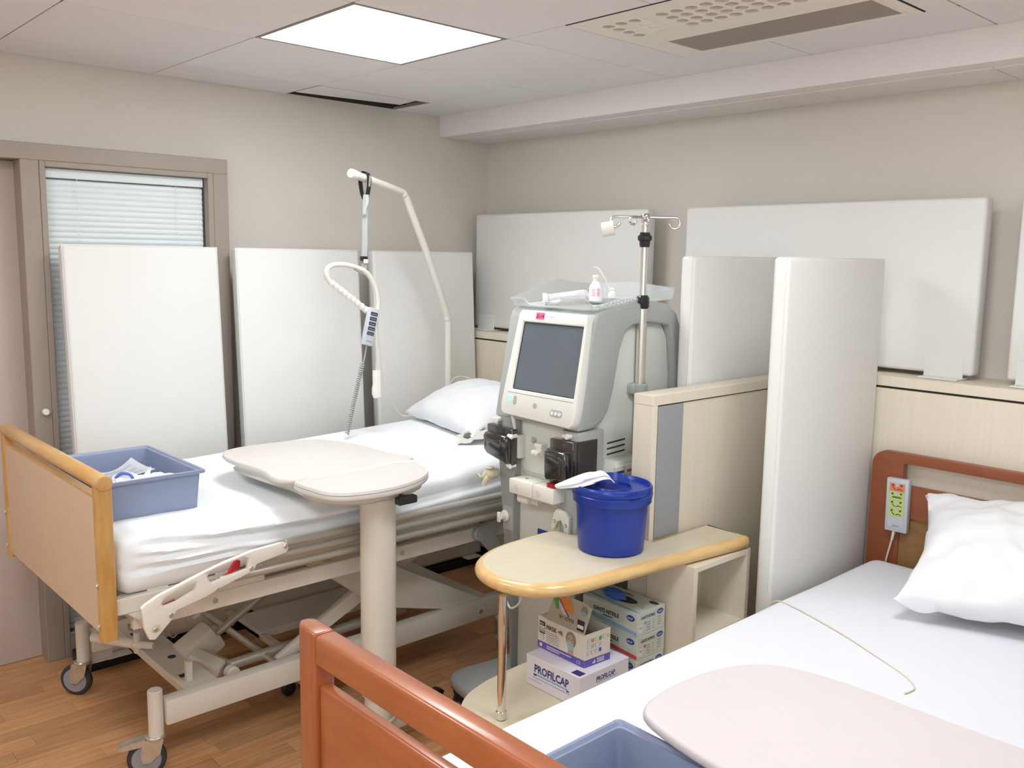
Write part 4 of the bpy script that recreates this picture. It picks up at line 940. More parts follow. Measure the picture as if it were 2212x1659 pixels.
# refine only the round end with a curve
def refine(P, k=5):
    P3 = [V((a, b, 0)) for a, b in P]; n = len(P3); out = []
    for i in range(n):
        if 1 <= i <= 18:
            p0, p1, p2, p3 = P3[i-1], P3[i], P3[(i+1) % n], P3[(i+2) % n]
            for j in range(k):
                if i < 2 and j: continue
                t = j/k; q = 0.5*((2*p1)+(-p0+p2)*t+(2*p0-5*p1+4*p2-p3)*t*t+(-p0+3*p1-3*p2+p3)*t**3); out.append((q.x, q.y))
        else: out.append(P[i])
    return out
outl = refine(P0)
def offset(P, d):
    n = len(P); out = []
    for i in range(n):
        a = V((*P[i-1], 0)); b = V((*P[(i+1) % n], 0)); t = (b-a).normalized(); out.append((P[i][0]-t.y*d, P[i][1]+t.x*d))
    return out
# CCW? order is clockwise from above? compute area sign
ar = sum(outl[i][0]*outl[(i+1) % len(outl)][1]-outl[(i+1) % len(outl)][0]*outl[i][1] for i in range(len(outl)))
if ar < 0: outl = outl[::-1]
inn = offset(outl, 0.024)
inn = [(min(max(a, 1.0), 2.456), min(b, 1.7155) if a > 2.18 else b) for a, b in inn]
bm = B(); prism(bm, inn, 'z', 0.697, 0.7352); finish(bm, 'desktop', m_wood_bh, dk)
bm = B(); n = len(outl); rings = []
for k in range(9):
    t = -PI/2+PI*k/8; rr = 0.024; q = offset(outl, rr-rr*math.cos(t)); rings.append([bm.verts.new((min(a, 2.478), (min(b, 1.7158) if a > 2.18 else b), 0.7145+0.0205*math.sin(t))) for a, b in q])
for a, b in zip(rings, rings[1:]): bridge(bm, a, b)
bmesh.ops.remove_doubles(bm, verts=bm.verts[:], dist=1e-5)
finish(bm, 'edge_band', m_wood_e, dk, 'glossy birch bullnose edging', smooth=60)
bm = B(); cyl(bm, (1.588, 1.743, 0.338), (1.588, 1.743, 0.695), 0.0125, n=24); cyl(bm, (1.588, 1.743, 0.337), (1.588, 1.743, 0.362), 0.0155, n=24, bev=0.002)
finish(bm, 'chrome_leg', m_chrome, dk, 'chrome tube leg')
low = refine([(2.30, 1.716), (2.184, 1.716), (2.17, 1.80), (2.15, 1.89), (2.056, 1.905), (2.04, 1.95), (1.87, 1.957), (1.77, 1.95)] +
             [(1.69, 1.94), (1.60, 1.91), (1.53, 1.85), (1.50, 1.77), (1.505, 1.68), (1.55, 1.60), (1.62, 1.56), (1.72, 1.545), (1.86, 1.54), (2.0, 1.54)] + [(2.1, 1.54), (2.2, 1.535), (2.28, 1.535), (2.30, 1.54)])
ar = sum(low[i][0]*low[(i+1) % len(low)][1]-low[(i+1) % len(low)][0]*low[i][1] for i in range(len(low)))
if ar < 0: low = low[::-1]
bm = B(); prism(bm, low, 'z', 0.312, 0.336, bev=0.001, seg=1); finish(bm, 'lower_shelf', m_wood_bh, dk)
bm = B(); box(bm, (1.75, 1.62, 0), (2.16, 1.71, 0.312)); finish(bm, 'shelf_plinth', m_wood_b, dk)
CY = 1.537
bm = B(); box(bm, (2.177, CY, 0), (2.195, 1.716, 0.694), 0.0008, 1); finish(bm, 'cubby_side', m_wood_b, dk)
bm = B(); box(bm, (2.455, CY-0.002, 0), (2.473, 1.716, 0.694), 0.0008, 1); finish(bm, 'cubby_side', m_wood_b, dk)
bm = B(); box(bm, (2.195, CY, 0.676), (2.455, 1.716, 0.694), 0.0008, 1); finish(bm, 'cubby_top', m_wood_b, dk)
bm = B(); box(bm, (2.195, CY+0.004, 0.44), (2.455, 1.716, 0.458), 0.0008, 1); finish(bm, 'cubby_shelf', m_wood_b, dk)
bm = B(); box(bm, (2.195, 1.706, 0), (2.455, 1.716, 0.676)); finish(bm, 'cubby_back', m_wood_b, dk)

# bucket
bk = thing('bucket', 'royal blue plastic waste bucket with a hinged lid on the desk', 'bucket', (2.03, 1.745, 0.7355))
c = (2.03, 1.745, 0.7355)
bm = B(); lathe(bm, [(0.092, 0), (0.100, 0.004), (0.109, 0.15), (0.112, 0.151), (0.119, 0.153), (0.1205, 0.172), (0.112, 0.173), (0.110, 0.185)], c, 48); finish(bm, 'pail', m_bucket, bk)
bm = B(); cc = V(c)+V((0, 0, 0))
lathe(bm, [(0.116, 0.170), (0.1215, 0.171), (0.1225, 0.178), (0.119, 0.181), (0.1215, 0.185), (0.1215, 0.197), (0.117, 0.204), (0.114, 0.204), (0.111, 0.199), (0.108, 0.192), (0.060, 0.192), (0.058, 0.196), (0.056, 0.196), (0.054, 0.190), (0.053, 0.17)], c, 48, caps=False); finish(bm, 'lid', m_bucket, bk)
bm = B(); cyl(bm, V(c)+V((0, 0, 0.1862)), V(c)+V((0, 0, 0.1872)), 0.054, n=32); finish(bm, 'opening', m_bucketd, bk, 'dark round opening')
bm = B()  # hinged flap standing at the back of the opening
def flapP(a, h): return V(c)+V((0.056*math.cos(a), 0.056*math.sin(a), 0.198))+V((math.cos(a), math.sin(a), 0))*0.008*h+V((0, 0, 0.022*h))
rr = []
for i in range(17):
    a = math.radians(-22+i*132/16); h = math.sin(PI*i/16)**0.5
    p0 = flapP(a, 0); p1 = flapP(a, h); th = V((math.cos(a), math.sin(a), 0))*0.003
    rr.append([bm.verts.new(p0), bm.verts.new(p0+th), bm.verts.new(p1+th), bm.verts.new(p1)])
for a, b in zip(rr, rr[1:]): bridge(bm, a, b)
bm.faces.new(rr[0][::-1]); bm.faces.new(rr[-1]); finish(bm, 'hinged_flap', m_bucket, bk)
bm = B()
for a0, a1 in ((-115, -98),):
    q = [];
    for i in range(6):
        a = math.radians(a0+(a1-a0)*i/5); q.append((bm.verts.new(V(c)+V((0.1228*math.cos(a), 0.1228*math.sin(a), 0.176))), bm.verts.new(V(c)+V((0.1228*math.cos(a), 0.1228*math.sin(a), 0.181)))))
    for (x1, x2), (y1, y2) in zip(q, q[1:]): bm.faces.new((x1, y1, y2, x2))
finish(bm, 'lid_slot', m_bucketd, bk)
# white glove lying over the rim of the bucket
bm = B(); rgt = V((0.735, -0.678, 0)); n = 18; rings = []
path = [V(c)+rgt*a+V((0, 0, z))+V((-0.3, -0.33, 0))*d for a, z, d in ((-0.175, 0.196, 0.05), (-0.14, 0.203, 0.05), (-0.10, 0.213, 0.04), (-0.06, 0.220, 0.02), (-0.03, 0.224, 0.0), (-0.01, 0.218, 0.0), (0.005, 0.204, 0.0))]
pp = crom(path, 6)
for i, p in enumerate(pp):
    t = i/(len(pp)-1); wz = 0.002+0.012*math.sin(PI*min(1, t*1.15))**0.7; wd = 0.006+0.030*math.sin(PI*min(1, t*1.1+0.02))
    R_ring = []
    for k in range(20):
        a = 2*PI*k/20; rad = 1+0.22*math.sin(5*a+t*4)+0.2*noise.noise(V((math.cos(a)*2, math.sin(a)*2, t*7)))
        R_ring.append(bm.verts.new(p+V((0.3, 0.33, 0)).normalized()*wd*rad*math.cos(a)+V((0, 0, 1))*wz*rad*math.sin(a)))
    rings.append(R_ring)
for a, b in zip(rings, rings[1:]): bridge(bm, a, b)
bm.faces.new(rings[0][::-1]); bm.faces.new(rings[-1])
tag(finish(bm, 'crumpled_cloth', m_paper, loc=V(c)+V((0, 0, 0.2)), smooth=50), 'crumpled white disposable cloth hanging out of the blue bucket', 'cloth')

# boxes on the lower shelf
def carton(name, label, cat, x0, y0, x1, y1, z0, z1, m, group=None, lidlines=True):
    t = thing(name, label, cat, ((x0+x1)/2, (y0+y1)/2, z0), group)
    bm = B(); box(bm, (x0, y0, z0), (x1, y1, z1), 0.0012, 1); finish(bm, 'carton', m, t); return t
SH = 0.3365
t = carton('cap_carton', 'white cardboard carton lettered PROFILCAP in navy under the mask box', 'carton', 1.79, 1.637, 2.005, 1.856, SH, 0.430, m_cardw)
L_ = V((0, -1, 0)); o_ = V((1.79, 1.856, SH))          # left face (x = 1.79) read along -y
text(t, 'PROFILCAP', o_+L_*0.035+Z_*0.048, L_, Z_, 0.034, m_navy, 0.0009, 0.83)
decal('print', t, m_lblue, o_, L_, Z_, [R_(0.045, 0.038, 0.175, 0.043)]); decal('print', t, m_navy, o_, L_, Z_, [R_(0.033, 0.036, 0.045, 0.042), R_(0.168, 0.034, 0.178, 0.038)]+[R_(0.03+0.009*i, 0.029-0.0, 0.036+0.009*i, 0.0305) for i in range(17)])
decal('print', t, m_print, o_, L_, Z_, [R_(0.012+0.008*i, 0.018, 0.017+0.008*i, 0.020) for i in range(7)])
decal('logo', t, m_navy, o_, L_, Z_, [R_(0.19, 0.004, 0.215, 0.026)]); text(t, 'LCH', o_+L_*0.193+Z_*0.008+V((-0.0007, 0, 0)), L_, Z_, 0.010, m_cardw, 0.0002)
o_ = V((1.79, 1.637, SH))                               # right face (y = 1.637) read along +x
text(t, 'PROFILCAP', o_+X_*0.07+Z_*0.062, X_, Z_, 0.019, m_navy, 0.0005, 0.86)
decal('print', t, m_lblue, o_, X_, Z_, [R_(0.072, 0.057, 0.162, 0.0595)]); decal('print', t, m_print, o_, X_, Z_, [R_(0.06, 0.046-0.008*k, 0.17-0.012*k, 0.0475-0.008*k) for k in range(3)])
o_ = V((1.79, 1.856, 0.430))
text(t, 'PROFILCAP', V((1.93, 1.838, 0.430)), L_, X_, 0.032, m_navy, 0.0008, 0.8)
decal('logo', t, m_navy, V((1.79, 1.637, 0.430)), X_, Y_, [R_(0.008, 0.008, 0.034, 0.042)]); text(t, 'LCH', V((1.822, 1.676, 0.4307)), L_, X_, 0.014, m_cardw, 0.0003)
# surgical mask box
mk = thing('mask_box', 'open box of surgical masks with a purple band and MASK +R lettering', 'carton', (1.9, 1.76, 0.4305))
th_ = math.radians(-3.5); mc = V((1.846, 1.672, 0.4306)); mu = V((math.cos(th_)*1, math.sin(th_), 0)); mv = V((0.02, 1, 0)).normalized()
W_, D_, Hh = 0.104, 0.196, 0.100
def mp(a, b, z): return mc+mu*a+mv*b+Z_*z
bm = B(); wt = 0.001
for quad in ([(0, 0), (W_, 0)], [(W_, 0), (W_, D_)], [(W_, D_), (0, D_)], [(0, D_), (0, 0)]):
    (a0, b0), (a1, b1) = quad
    vs = [bm.verts.new(mp(a0, b0, 0)), bm.verts.new(mp(a1, b1, 0)), bm.verts.new(mp(a1, b1, Hh)), bm.verts.new(mp(a0, b0, Hh))]; bm.faces.new(vs)
vs = [bm.verts.new(mp(a, b, 0.001)) for a, b in ((0, 0), (W_, 0), (W_, D_), (0, D_))]; bm.faces.new(vs)
vs = [bm.verts.new(mp(a, b, Hh)) for a, b in ((0, D_*0.62), (W_, D_*0.62), (W_, D_), (0, D_))]; bm.faces.new(vs)
bmesh.ops.remove_doubles(bm, verts=bm.verts[:], dist=1e-5); bmesh.ops.solidify(bm, geom=bm.faces[:], thickness=0.0008)
finish(bm, 'carton', m_cardc, mk)
bm = B(); vs = [bm.verts.new(mp(a, b, z)) for a, b, z in ((0.004, 0.004, 0.06), (W_-0.004, 0.004, 0.06), (W_-0.004, D_-0.004, 0.06), (0.004, D_-0.004, 0.06))]; bm.faces.new(vs); finish(bm, 'mask_stack', m_hair, mk, 'dark green masks inside')
# raised lid flap: folded up from the left top edge, leaning
fv = (Z_*0.88+mu*0.12+V((0, 0, 0))).normalized()
fo = mp(0, 0, Hh-0.004); fn = (-mv).cross(fv)
FL = [(0.03, 0), (0.178, 0), (0.165, 0.082), (0.13, 0.092), (0.045, 0.090), (0.012, 0.05)]
FL = [(0.002, 0.0), (0.165, 0.0), (0.150, 0.05), (0.135, 0.093), (0.02, 0.093), (-0.016, 0.085)]
FB = mp(0, D_, Hh-0.002)
def fp(a, h): # a measured from front (near) end back along +mv
    return mp(0, a, Hh-0.002)+fv*h
bm = B(); vs = [bm.verts.new(fp(a, h)-V((0.0012, 0, 0))) for a, h in FL]; bm.faces.new(vs); bmesh.ops.solidify(bm, geom=bm.faces[:], thickness=0.0008); flp = finish(bm, 'lid_flap', m_cardc, mk, 'raised cardboard lid flap')
fo = fp(0, 0)-V((0.0018, 0, 0))
decal('print', flp, m_orange, fo, -mv, fv, [[(-0.06, 0.045), (-0.095, 0.052), (-0.12, 0.090), (-0.075, 0.090), (-0.055, 0.060)]])
decal('print', flp, m_purple, fo, -mv, fv, [[(-0.068, 0.034), (-0.074, 0.033), (-0.115, 0.072), (-0.113, 0.080)]])
decal('print', flp, m_green, fo, -mv, fv, [[(-0.115, 0.045), (-0.125, 0.045), (-0.14, 0.075), (-0.132, 0.090), (-0.12, 0.088)]])
decal('print', flp, m_lpink, fo, -mv, fv, [[(-0.07, 0.030), (-0.10, 0.040), (-0.12, 0.072), (-0.113, 0.070)]])
decal('print', flp, m_ink, fo, -mv, fv, [R_(-0.034, 0.008, -0.006, 0.040)]); decal('print', flp, m_cardc, fo-V((0.0007, 0, 0)), -mv, fv, [R_(-0.032, 0.016, -0.008, 0.026)])
decal('print', flp, m_hair, fo, -mv, fv, [ell(-0.012, 0.070, 0.013, 0.014)]); decal('print', flp, m_lblue, fo-V((0.0007, 0, 0)), -mv, fv, [ell(-0.012, 0.062, 0.010, 0.007)])
text(flp, 'MASK +R', fp(0.048, 0.033)-V((0.0018, 0, 0)), mv, -fv, 0.017, m_gold, 0.0008, 0.9); text(flp, 'MASK +R', fp(0.048, 0.033)-V((0.0019, 0, 0)), mv, -fv, 0.017, m_ink, -0.0001, 0.9)
# printing on left face
lo = mp(-0.0006, D_, 0); lu = -mv
decal('purple_band', mk, m_purple, lo, lu, Z_, [R_(0, 0, D_, 0.022)])
decal('purple_band', mk, m_purple, mp(0, -0.0006, 0), mu, Z_, [R_(0, 0, W_, 0.022)])
text(mk, 'MASK +R', lo+lu*0.036+Z_*0.068-V((0.0008, 0, 0)), lu, Z_, 0.019, m_gold, 0.0009, 0.92); text(mk, 'MASK +R', lo+lu*0.036+Z_*0.068-V((0.0010, 0, 0)), lu, Z_, 0.019, m_ink, -0.0001, 0.92)
decal('print', mk, m_ink, lo, lu, Z_, [R_(0.006, 0.073, 0.030, 0.086), R_(0.006, 0.055, 0.030, 0.0565), R_(0.006, 0.048, 0.030, 0.052), R_(0.006, 0.05, 0.007, 0.086), R_(0.029, 0.05, 0.03, 0.086)])
text(mk, 'MEDI', lo+lu*0.0085+Z_*0.0765-V((0.001, 0, 0)), lu, Z_, 0.0085, m_cardc, 0.0001, 0.9); text(mk, 'STOCK', lo+lu*0.008+Z_*0.061-V((0.001, 0, 0)), lu, Z_, 0.0075, m_ink, 0.0, 0.8)
decal('print', mk, m_print, lo, lu, Z_, [R_(0.036, 0.058-0.006*k, 0.085+0.004*(k % 3), 0.0595-0.006*k) for k in range(6)]+[ell(0.017, 0.036, 0.009, 0.009)]); decal('print', mk, m_cardc, lo-V((0.0007, 0, 0)), lu, Z_, [ell(0.017, 0.036, 0.0078, 0.0078)])
text(mk, '2', lo+lu*0.014+Z_*0.032-V((0.0015, 0, 0)), lu, Z_, 0.011, m_print)
decal('print', mk, m_cardc, lo-V((0.0007, 0, 0)), lu, Z_, [R_(0.04+0.0055*i, 0.0125, 0.044+0.0055*i, 0.0160) for i in range(19)]+[R_(0.04+0.0055*i, 0.006, 0.044+0.0055*i, 0.0095) for i in range(10)]+[ell(0.014, 0.011, 0.006, 0.006)])
text(mk, 'CE', lo+lu*0.166+Z_*0.006-V((0.0013, 0, 0)), lu, Z_, 0.014, m_cardc)
decal('print', mk, m_hair, lo, lu, Z_, [ell(0.140, 0.068, 0.021, 0.024)]); decal('print', mk, m_skin, lo-V((0.0007, 0, 0)), lu, Z_, [ell(0.138, 0.062, 0.014, 0.021), R_(0.130, 0.022, 0.150, 0.042)])
decal('print', mk, m_pale, lo-V((0.0014, 0, 0)), lu, Z_, [[(0.125, 0.058), (0.139, 0.064), (0.153, 0.056), (0.150, 0.040), (0.14, 0.034), (0.129, 0.040)]]); decal('print', mk, m_ink, lo-V((0.0014, 0, 0)), lu, Z_, [ell(0.132, 0.070, 0.003, 0.0012), ell(0.145, 0.069, 0.003, 0.0012)])
# right face squares
ro = mp(0, -0.0006, 0)
cols = {(0, 1): m_orange, (0, 3): m_green, (0, 5): m_yel, (1, 1): m_pale, (1, 3): m_lpink, (2, 3): m_purple}
for r_ in range(3):
    for q_ in range(6 if r_ == 0 else 4):
        x0 = 0.010+0.0158*q_; z0 = 0.072-0.018*r_
        if (r_, q_) in cols: decal('print', mk, cols[(r_, q_)], ro, mu, Z_, [R_(x0, z0, x0+0.0095, z0+0.011)])
        else: decal('print', mk, m_print, ro, mu, Z_, [R_(x0, z0, x0+0.0095, z0+0.011)]); decal('print', mk, m_cardc, ro-V((0, 0.0007, 0)), mu, Z_, [R_(x0+0.0008, z0+0.0008, x0+0.0087, z0+0.0102)])
decal('print', mk, m_cardc, ro-V((0, 0.0007, 0)), mu, Z_, [[(0.032, 0.006), (0.042, 0.006), (0.042, 0.016), (0.040, 0.016), (0.038, 0.011), (0.032, 0.010)]]+[R_(0.05+0.006*i, 0.005+0.005*j, 0.0545+0.006*i, 0.0078+0.005*j) for i in range(5) for j in range(3)])
# glove cartons
GX0, GX1, GY0, GY1 = 2.028, 2.160, 1.628, 1.850
for k, (mm, lab, kc) in enumerate(((m_yel, 'pale green glove carton with a yellow stripe, lowest of the stack under the desk', 'y'), (m_cred, 'pale green glove carton with a coral stripe, middle of the stack under the desk', 'r'), (m_lblue, 'open pale green glove carton with a light blue stripe, topmost under the desk', 'b'))):
    zb = SH+0.0745*k; zt = zb+0.0738; dx = (0, 0.0015, -0.001)[k]
    t = carton('glove_carton', lab, 'carton', GX0+dx, GY0, GX1+dx, GY1, zb, zt, m_cardg, 'nitrile glove cartons')
    lo = V((GX0+dx, GY1, zb)); L_ = V((0, -1, 0))
    text(t, 'GANTS NITRILE', lo+L_*0.045+Z_*0.040, L_, Z_, 0.0175, m_ink, 0.0006, 0.86)
    decal('stripe', t, mm, lo, L_, Z_, [[(0, 0.030), (0.05, 0.016), (0.222, 0.004), (0.222, 0.015), (0.06, 0.030), (0, 0.045)]])
    decal('print', t, m_ink, lo, L_, Z_, [R_(0.085+0.005*i, 0.031, 0.089+0.005*i, 0.034) for i in range(8)])
    decal('logo', t, m_navy2, lo, L_, Z_, [ell(0.196, 0.054, 0.016, 0.0095)]); text(t, 'PROP', lo+L_*0.1845+Z_*0.0505-V((0.0012, 0, 0)), L_, Z_, 0.0095, m_cardg, 0.0002, 0.9)
    ro = V((GX0+dx, GY0, zb))
    text(t, 'GANTS NITRILE', ro+X_*0.017+Z_*0.052, X_, Z_, 0.0125, m_navy, 0.0003, 0.75)
    decal('logo', t, m_navy2, ro, X_, Z_, [ell(0.108, 0.058, 0.015, 0.0085)]); text(t, 'PROP', ro+X_*0.097+Z_*0.055-V((0, 0.0012, 0)), X_, Z_, 0.0085, m_cardg, 0.0002, 0.9)
    decal('print', t, m_print, ro, X_, Z_, [R_(0.044, 0.036-0.008*j, 0.062, 0.0385-0.008*j) for j in range(4)]+[R_(0.098, 0.040-0.008*j, 0.112, 0.0425-0.008*j) for j in range(4)]+[R_(0.075, 0.036-0.008*j, 0.078, 0.0385-0.008*j) for j in range(4)])
    decal('size_mark', t, {'y': m_yel, 'r': m_cred, 'b': m_cyan}[kc], ro, X_, Z_, [R_(0.033, 0.0335, 0.042, 0.042)])
    decal('white_label', t, m_cardw, ro, X_, Z_, [R_(0.008, 0.010, 0.025, 0.034)]); decal('print', t, m_print, ro-V((0, 0.0008, 0)), X_, Z_, [R_(0.010, 0.028, 0.022, 0.030), R_(0.012, 0.024, 0.020, 0.026)])
    if k == 2:
        to = V((GX0+dx, GY1, zt))
        decal('opening', t, m_ink, to, L_, X_, [ell(0.10, 0.066, 0.065, 0.024, 28)]); decal('stripe', t, mm, to, L_, X_, [[(0.0, 0.02), (0.222, 0.004), (0.222, 0.014), (0.0, 0.036)]])
        decal('logo', t, m_ink, to, L_, X_, [ell(0.196, 0.11, 0.017, 0.010)]); text(t, 'NITRILE', to+L_*0.07+X_*0.100, L_, X_, 0.018, m_ink, 0.0005, 0.8); text(t, 'CE', to+L_*0.19+X_*0.045, L_, X_, 0.012, m_ink)
        crumple('nitrile_glove', V((2.08, 1.765, zt+0.012)), (0.026, 0.04, 0.014), m_glove, 'blue nitrile glove sticking out of the topmost glove carton', 'glove', 3)

# ================================================================== DIALYSIS MACHINE
dm = thing('dialysis_machine', 'grey and white dialysis machine with a dark touch screen and two black pumps', 'dialysis machine', (2.3, 2.11, 0))
MY0, MY1 = 1.918, 2.318
bm = B(); base = smooth_loop([(1.86, 1.99), (1.84, 2.10), (1.845, 2.24), (1.87, 2.32), (1.93, 2.345), (2.10, 2.325), (2.35, 2.32), (2.60, 2.31), (2.63, 2.12), (2.60, 1.94), (2.35, 1.93), (2.05, 1.93), (1.93, 1.935)], 4)
ar = sum(base[i][0]*base[(i+1) % len(base)][1]-base[(i+1) % len(base)][0]*base[i][1] for i in range(len(base)))
if ar < 0: base = base[::-1]
bullslab(bm, base, 0.118, 0.165, 0.018, 6); finish(bm, 'base_platform', m_mgd, dm, smooth=60)
for (x, yy, a) in ((1.915, 2.33, 2.6), (1.93, 1.97, 0.5), (2.56, 2.27, 1.0), (2.56, 1.97, -0.6)):
    g = bpy.data.objects.new('caster', None); COL.objects.link(g); g.parent = dm
    caster(g, x, yy, 0.12, a, r=0.048, tw=0.03, hub=m_wheel, tyre=m_rubber, fork=m_black)
bm = B(); prism(bm, [(1.86, 0.105), (1.84, 0.115), (1.815, 0.11), (1.82, 0.095), (1.85, 0.09)], 'y', 2.335, 2.37, bev=0.004); finish(bm, 'brake_lever', m_black, dm)
# body
bm = B(); prism(bm, [(2.15, 0.16), (2.545, 0.16), (2.545, 1.20), (2.525, 1.34), (2.49, 1.395), (2.20, 1.40), (2.13, 1.1), (2.15, 1.04)], 'y', 1.945, 2.205, bev=0.006); body = finish(bm, 'side_body', m_ml, dm)
bm = B(); prism(bm, [(2.215, 0.16), (2.222, 0.16), (2.232, 0.30), (2.268, 0.66), (2.306, 1.0), (2.306, 1.078), (2.215, 1.078)], 'x', 2.062, 2.18, bev=0.005); finish(bm, 'front_pillar', m_mgd, dm)
bm = B(); box(bm, (2.062, MY0, 0.16), (2.185, 1.998, 1.06), 0.008, 2); finish(bm, 'front_pillar', m_mg, dm)
bm = B(); box(bm, (2.092, 1.996, 0.16), (2.182, 2.217, 1.10)); fp_ = finish(bm, 'front_panel', m_ml, dm)
# central upper plate, with raised outline + ribs
bm = B(); prism(bm, rrect(2.004, 0.885, 2.205, 1.075, 0.02, 5), 'x', 2.086, 2.093, bev=0.002, seg=1); finish(bm, 'pump_plate', m_ml, dm)
bm = B(); prism(bm, [(2.19, 0.93), (2.235, 0.93), (2.235, 1.0), (2.215, 1.01), (2.19, 1.01)], 'x', 2.058, 2.088, bev=0.003); finish(bm, 'clip_plate', m_ml, dm)
bm = B(); prism(bm, [(2.222, 1.085), (2.235, 1.085), (2.21, 1.0), (2.20, 1.0)], 'x', 2.056, 2.062, bev=0.001); finish(bm, 'chamfer', m_mw, dm)
# hood arch
hood = [(2.058, 1.062), (2.07, 1.13), (2.122, 1.405), (2.132, 1.428), (2.16, 1.440), (2.30, 1.462), (2.42, 1.470), (2.49, 1.460), (2.545, 1.425), (2.572, 1.37), (2.588, 1.25), (2.592, 1.05), (2.592, 0.55), (2.55, 0.55), (2.55, 1.05), (2.545, 1.22), (2.53, 1.33), (2.505, 1.385), (2.40, 1.398), (2.31, 1.392), (2.275, 1.372), (2.25, 1.31), (2.225, 1.19), (2.20, 1.115), (2.17, 1.082), (2.12, 1.064)]
bm = B(); prism(bm, hood, 'y', MY0, MY1, bev=0.010, seg=3); finish(bm, 'hood', m_mg, dm, 'grey curved hood', smooth=50)
# screen bezel in leaning frame
v_ = V((0.0705, 0, 0.345)).normalized(); u_ = V((0, -1, 0)); n_ = u_.cross(v_).normalized()
if n_.x > 0: n_ = -n_
so = V((2.030, 2.262, 1.083))
def sp(a, b, d=0): return so+u_*a+v_*b+n_*d
def plate(name, parent, m, poly, d0, d1, holes=(), bev=0, label=None, smooth=35):
    bm = B(); prism(bm, poly, 'z', d0, d1, holes=holes, bev=bev)
    for v in bm.verts: v.co = sp(v.co.x, v.co.y, v.co.z)
    return finish(bm, name, m, parent, label, smooth)
bz = [(0.0, 0.04), (0.005, 0.012), (0.02, 0.0), (0.33, -0.008), (0.345, 0.01), (0.348, 0.05), (0.333, 0.345), (0.327, 0.356), (0.03, 0.358), (0.018, 0.345)]
scr = [(0.040, 0.088), (0.331-0.003, 0.088), (0.324-0.003, 0.318), (0.045, 0.318)]
bzo = plate('screen_bezel', dm, m_mw, bz, -0.035, 0.0, holes=[scr], bev=0.005)
scg = plate('touch_screen', dm, m_screen, [(0.036, 0.084), (0.332, 0.084), (0.327, 0.322), (0.040, 0.322)], -0.012, -0.008, label='dark touch screen')
bm = B()
plate('screen_edge', dm, m_scrim, [(0.036, 0.084), (0.332, 0.084), (0.327, 0.322), (0.040, 0.322)], -0.0095, -0.0068, holes=[[(0.043, 0.091), (0.325, 0.091), (0.318, 0.315), (0.048, 0.315)]])
plate('seam', bzo, m_seam, R_(0.025, 0.075, 0.33, 0.0762), 0, 0.0005)
plate('button', bzo, m_led, ell(0.043, 0.055, 0.009, 0.010), 0, 0.002, label='lit green button'); plate('button', bzo, m_mg, rrect(0.060, 0.036, 0.074, 0.066, 0.0065, 4), 0, 0.0015)
plate('button', bzo, m_mg, ell(0.165, 0.044, 0.008, 0.009), 0, 0.002); plate('button_row', bzo, m_mg, rrect(0.238, 0.020, 0.292, 0.043, 0.010, 4), 0, 0.0012)
for k in range(3): plate('button', bzo, m_mw, ell(0.2485+0.0165*k, 0.0315, 0.0062, 0.0065), 0.0012, 0.003)
st_ = plate('pink_sticker', dm, m_pink, R_(0.102, 0.329, 0.142, 0.352), 0.0, 0.0006, label='pink handwritten number sticker')
text(st_, '21-14', sp(0.106, 0.334, 0.0008), u_, v_, 0.017, m_ink, 0.0003, 0.85, th=0.0004)
st_ = plate('white_sticker', dm, m_paper, R_(0.150, 0.333, 0.210, 0.345), 0.0, 0.0006, label='small white label')
text(st_, 'CITRATE', sp(0.157, 0.3355, 0.0008), u_, v_, 0.009, m_print, 0.0, 1.0, th=0.0004)
# pumps
bm = B(); prism(bm, [(2.20, 0.905), (2.322, 0.938), (2.330, 1.035), (2.20, 1.030)], 'x', 2.034, 2.064, bev=0.004); prism(bm, [(2.203, 0.912), (2.31, 0.935), (2.325, 0.95), (2.328, 1.0), (2.315, 1.012), (2.22, 1.008), (2.205, 0.998)], 'x', 2.012, 2.040, bev=0.010, seg=3); pmp = finish(bm, 'blood_pump', m_pump, dm, 'black glossy blood pump cover', smooth=50)
bm = B(); prism(bm, rrect(2.228, 0.938, 2.305, 0.992, 0.012, 4), 'x', 2.0095, 2.014, bev=0.002); finish(bm, 'pump_window', m_pump, pmp)
bm = B(); prism(bm, R_(1.918, 0.885, 2.022, 1.032), 'x', 2.036, 2.066, bev=0.003); prism(bm, [(1.924, 0.912), (2.012, 0.895), (2.024, 0.905), (2.026, 0.99), (2.012, 1.003), (1.93, 0.997)], 'x', 2.010, 2.040, bev=0.010, seg=3); pmp = finish(bm, 'blood_pump', m_pump, dm, smooth=50)
bm = B(); prism(bm, rrect(1.942, 0.918, 2.010, 0.982, 0.012, 4), 'x', 2.0075, 2.012, bev=0.002); finish(bm, 'pump_window', m_pump, pmp)
bm = B(); box(bm, (2.060, MY0-0.003, 0.84), (2.150, MY0+0.02, 1.032), 0.003, 1); finish(bm, 'pump_side_panel', m_pump2, dm)
bm = B(); box(bm, (2.022, 1.985, 0.868), (2.06, 2.02, 0.886), 0.003, 1); finish(bm, 'pump_foot', m_redp, dm, 'dark red pump foot')
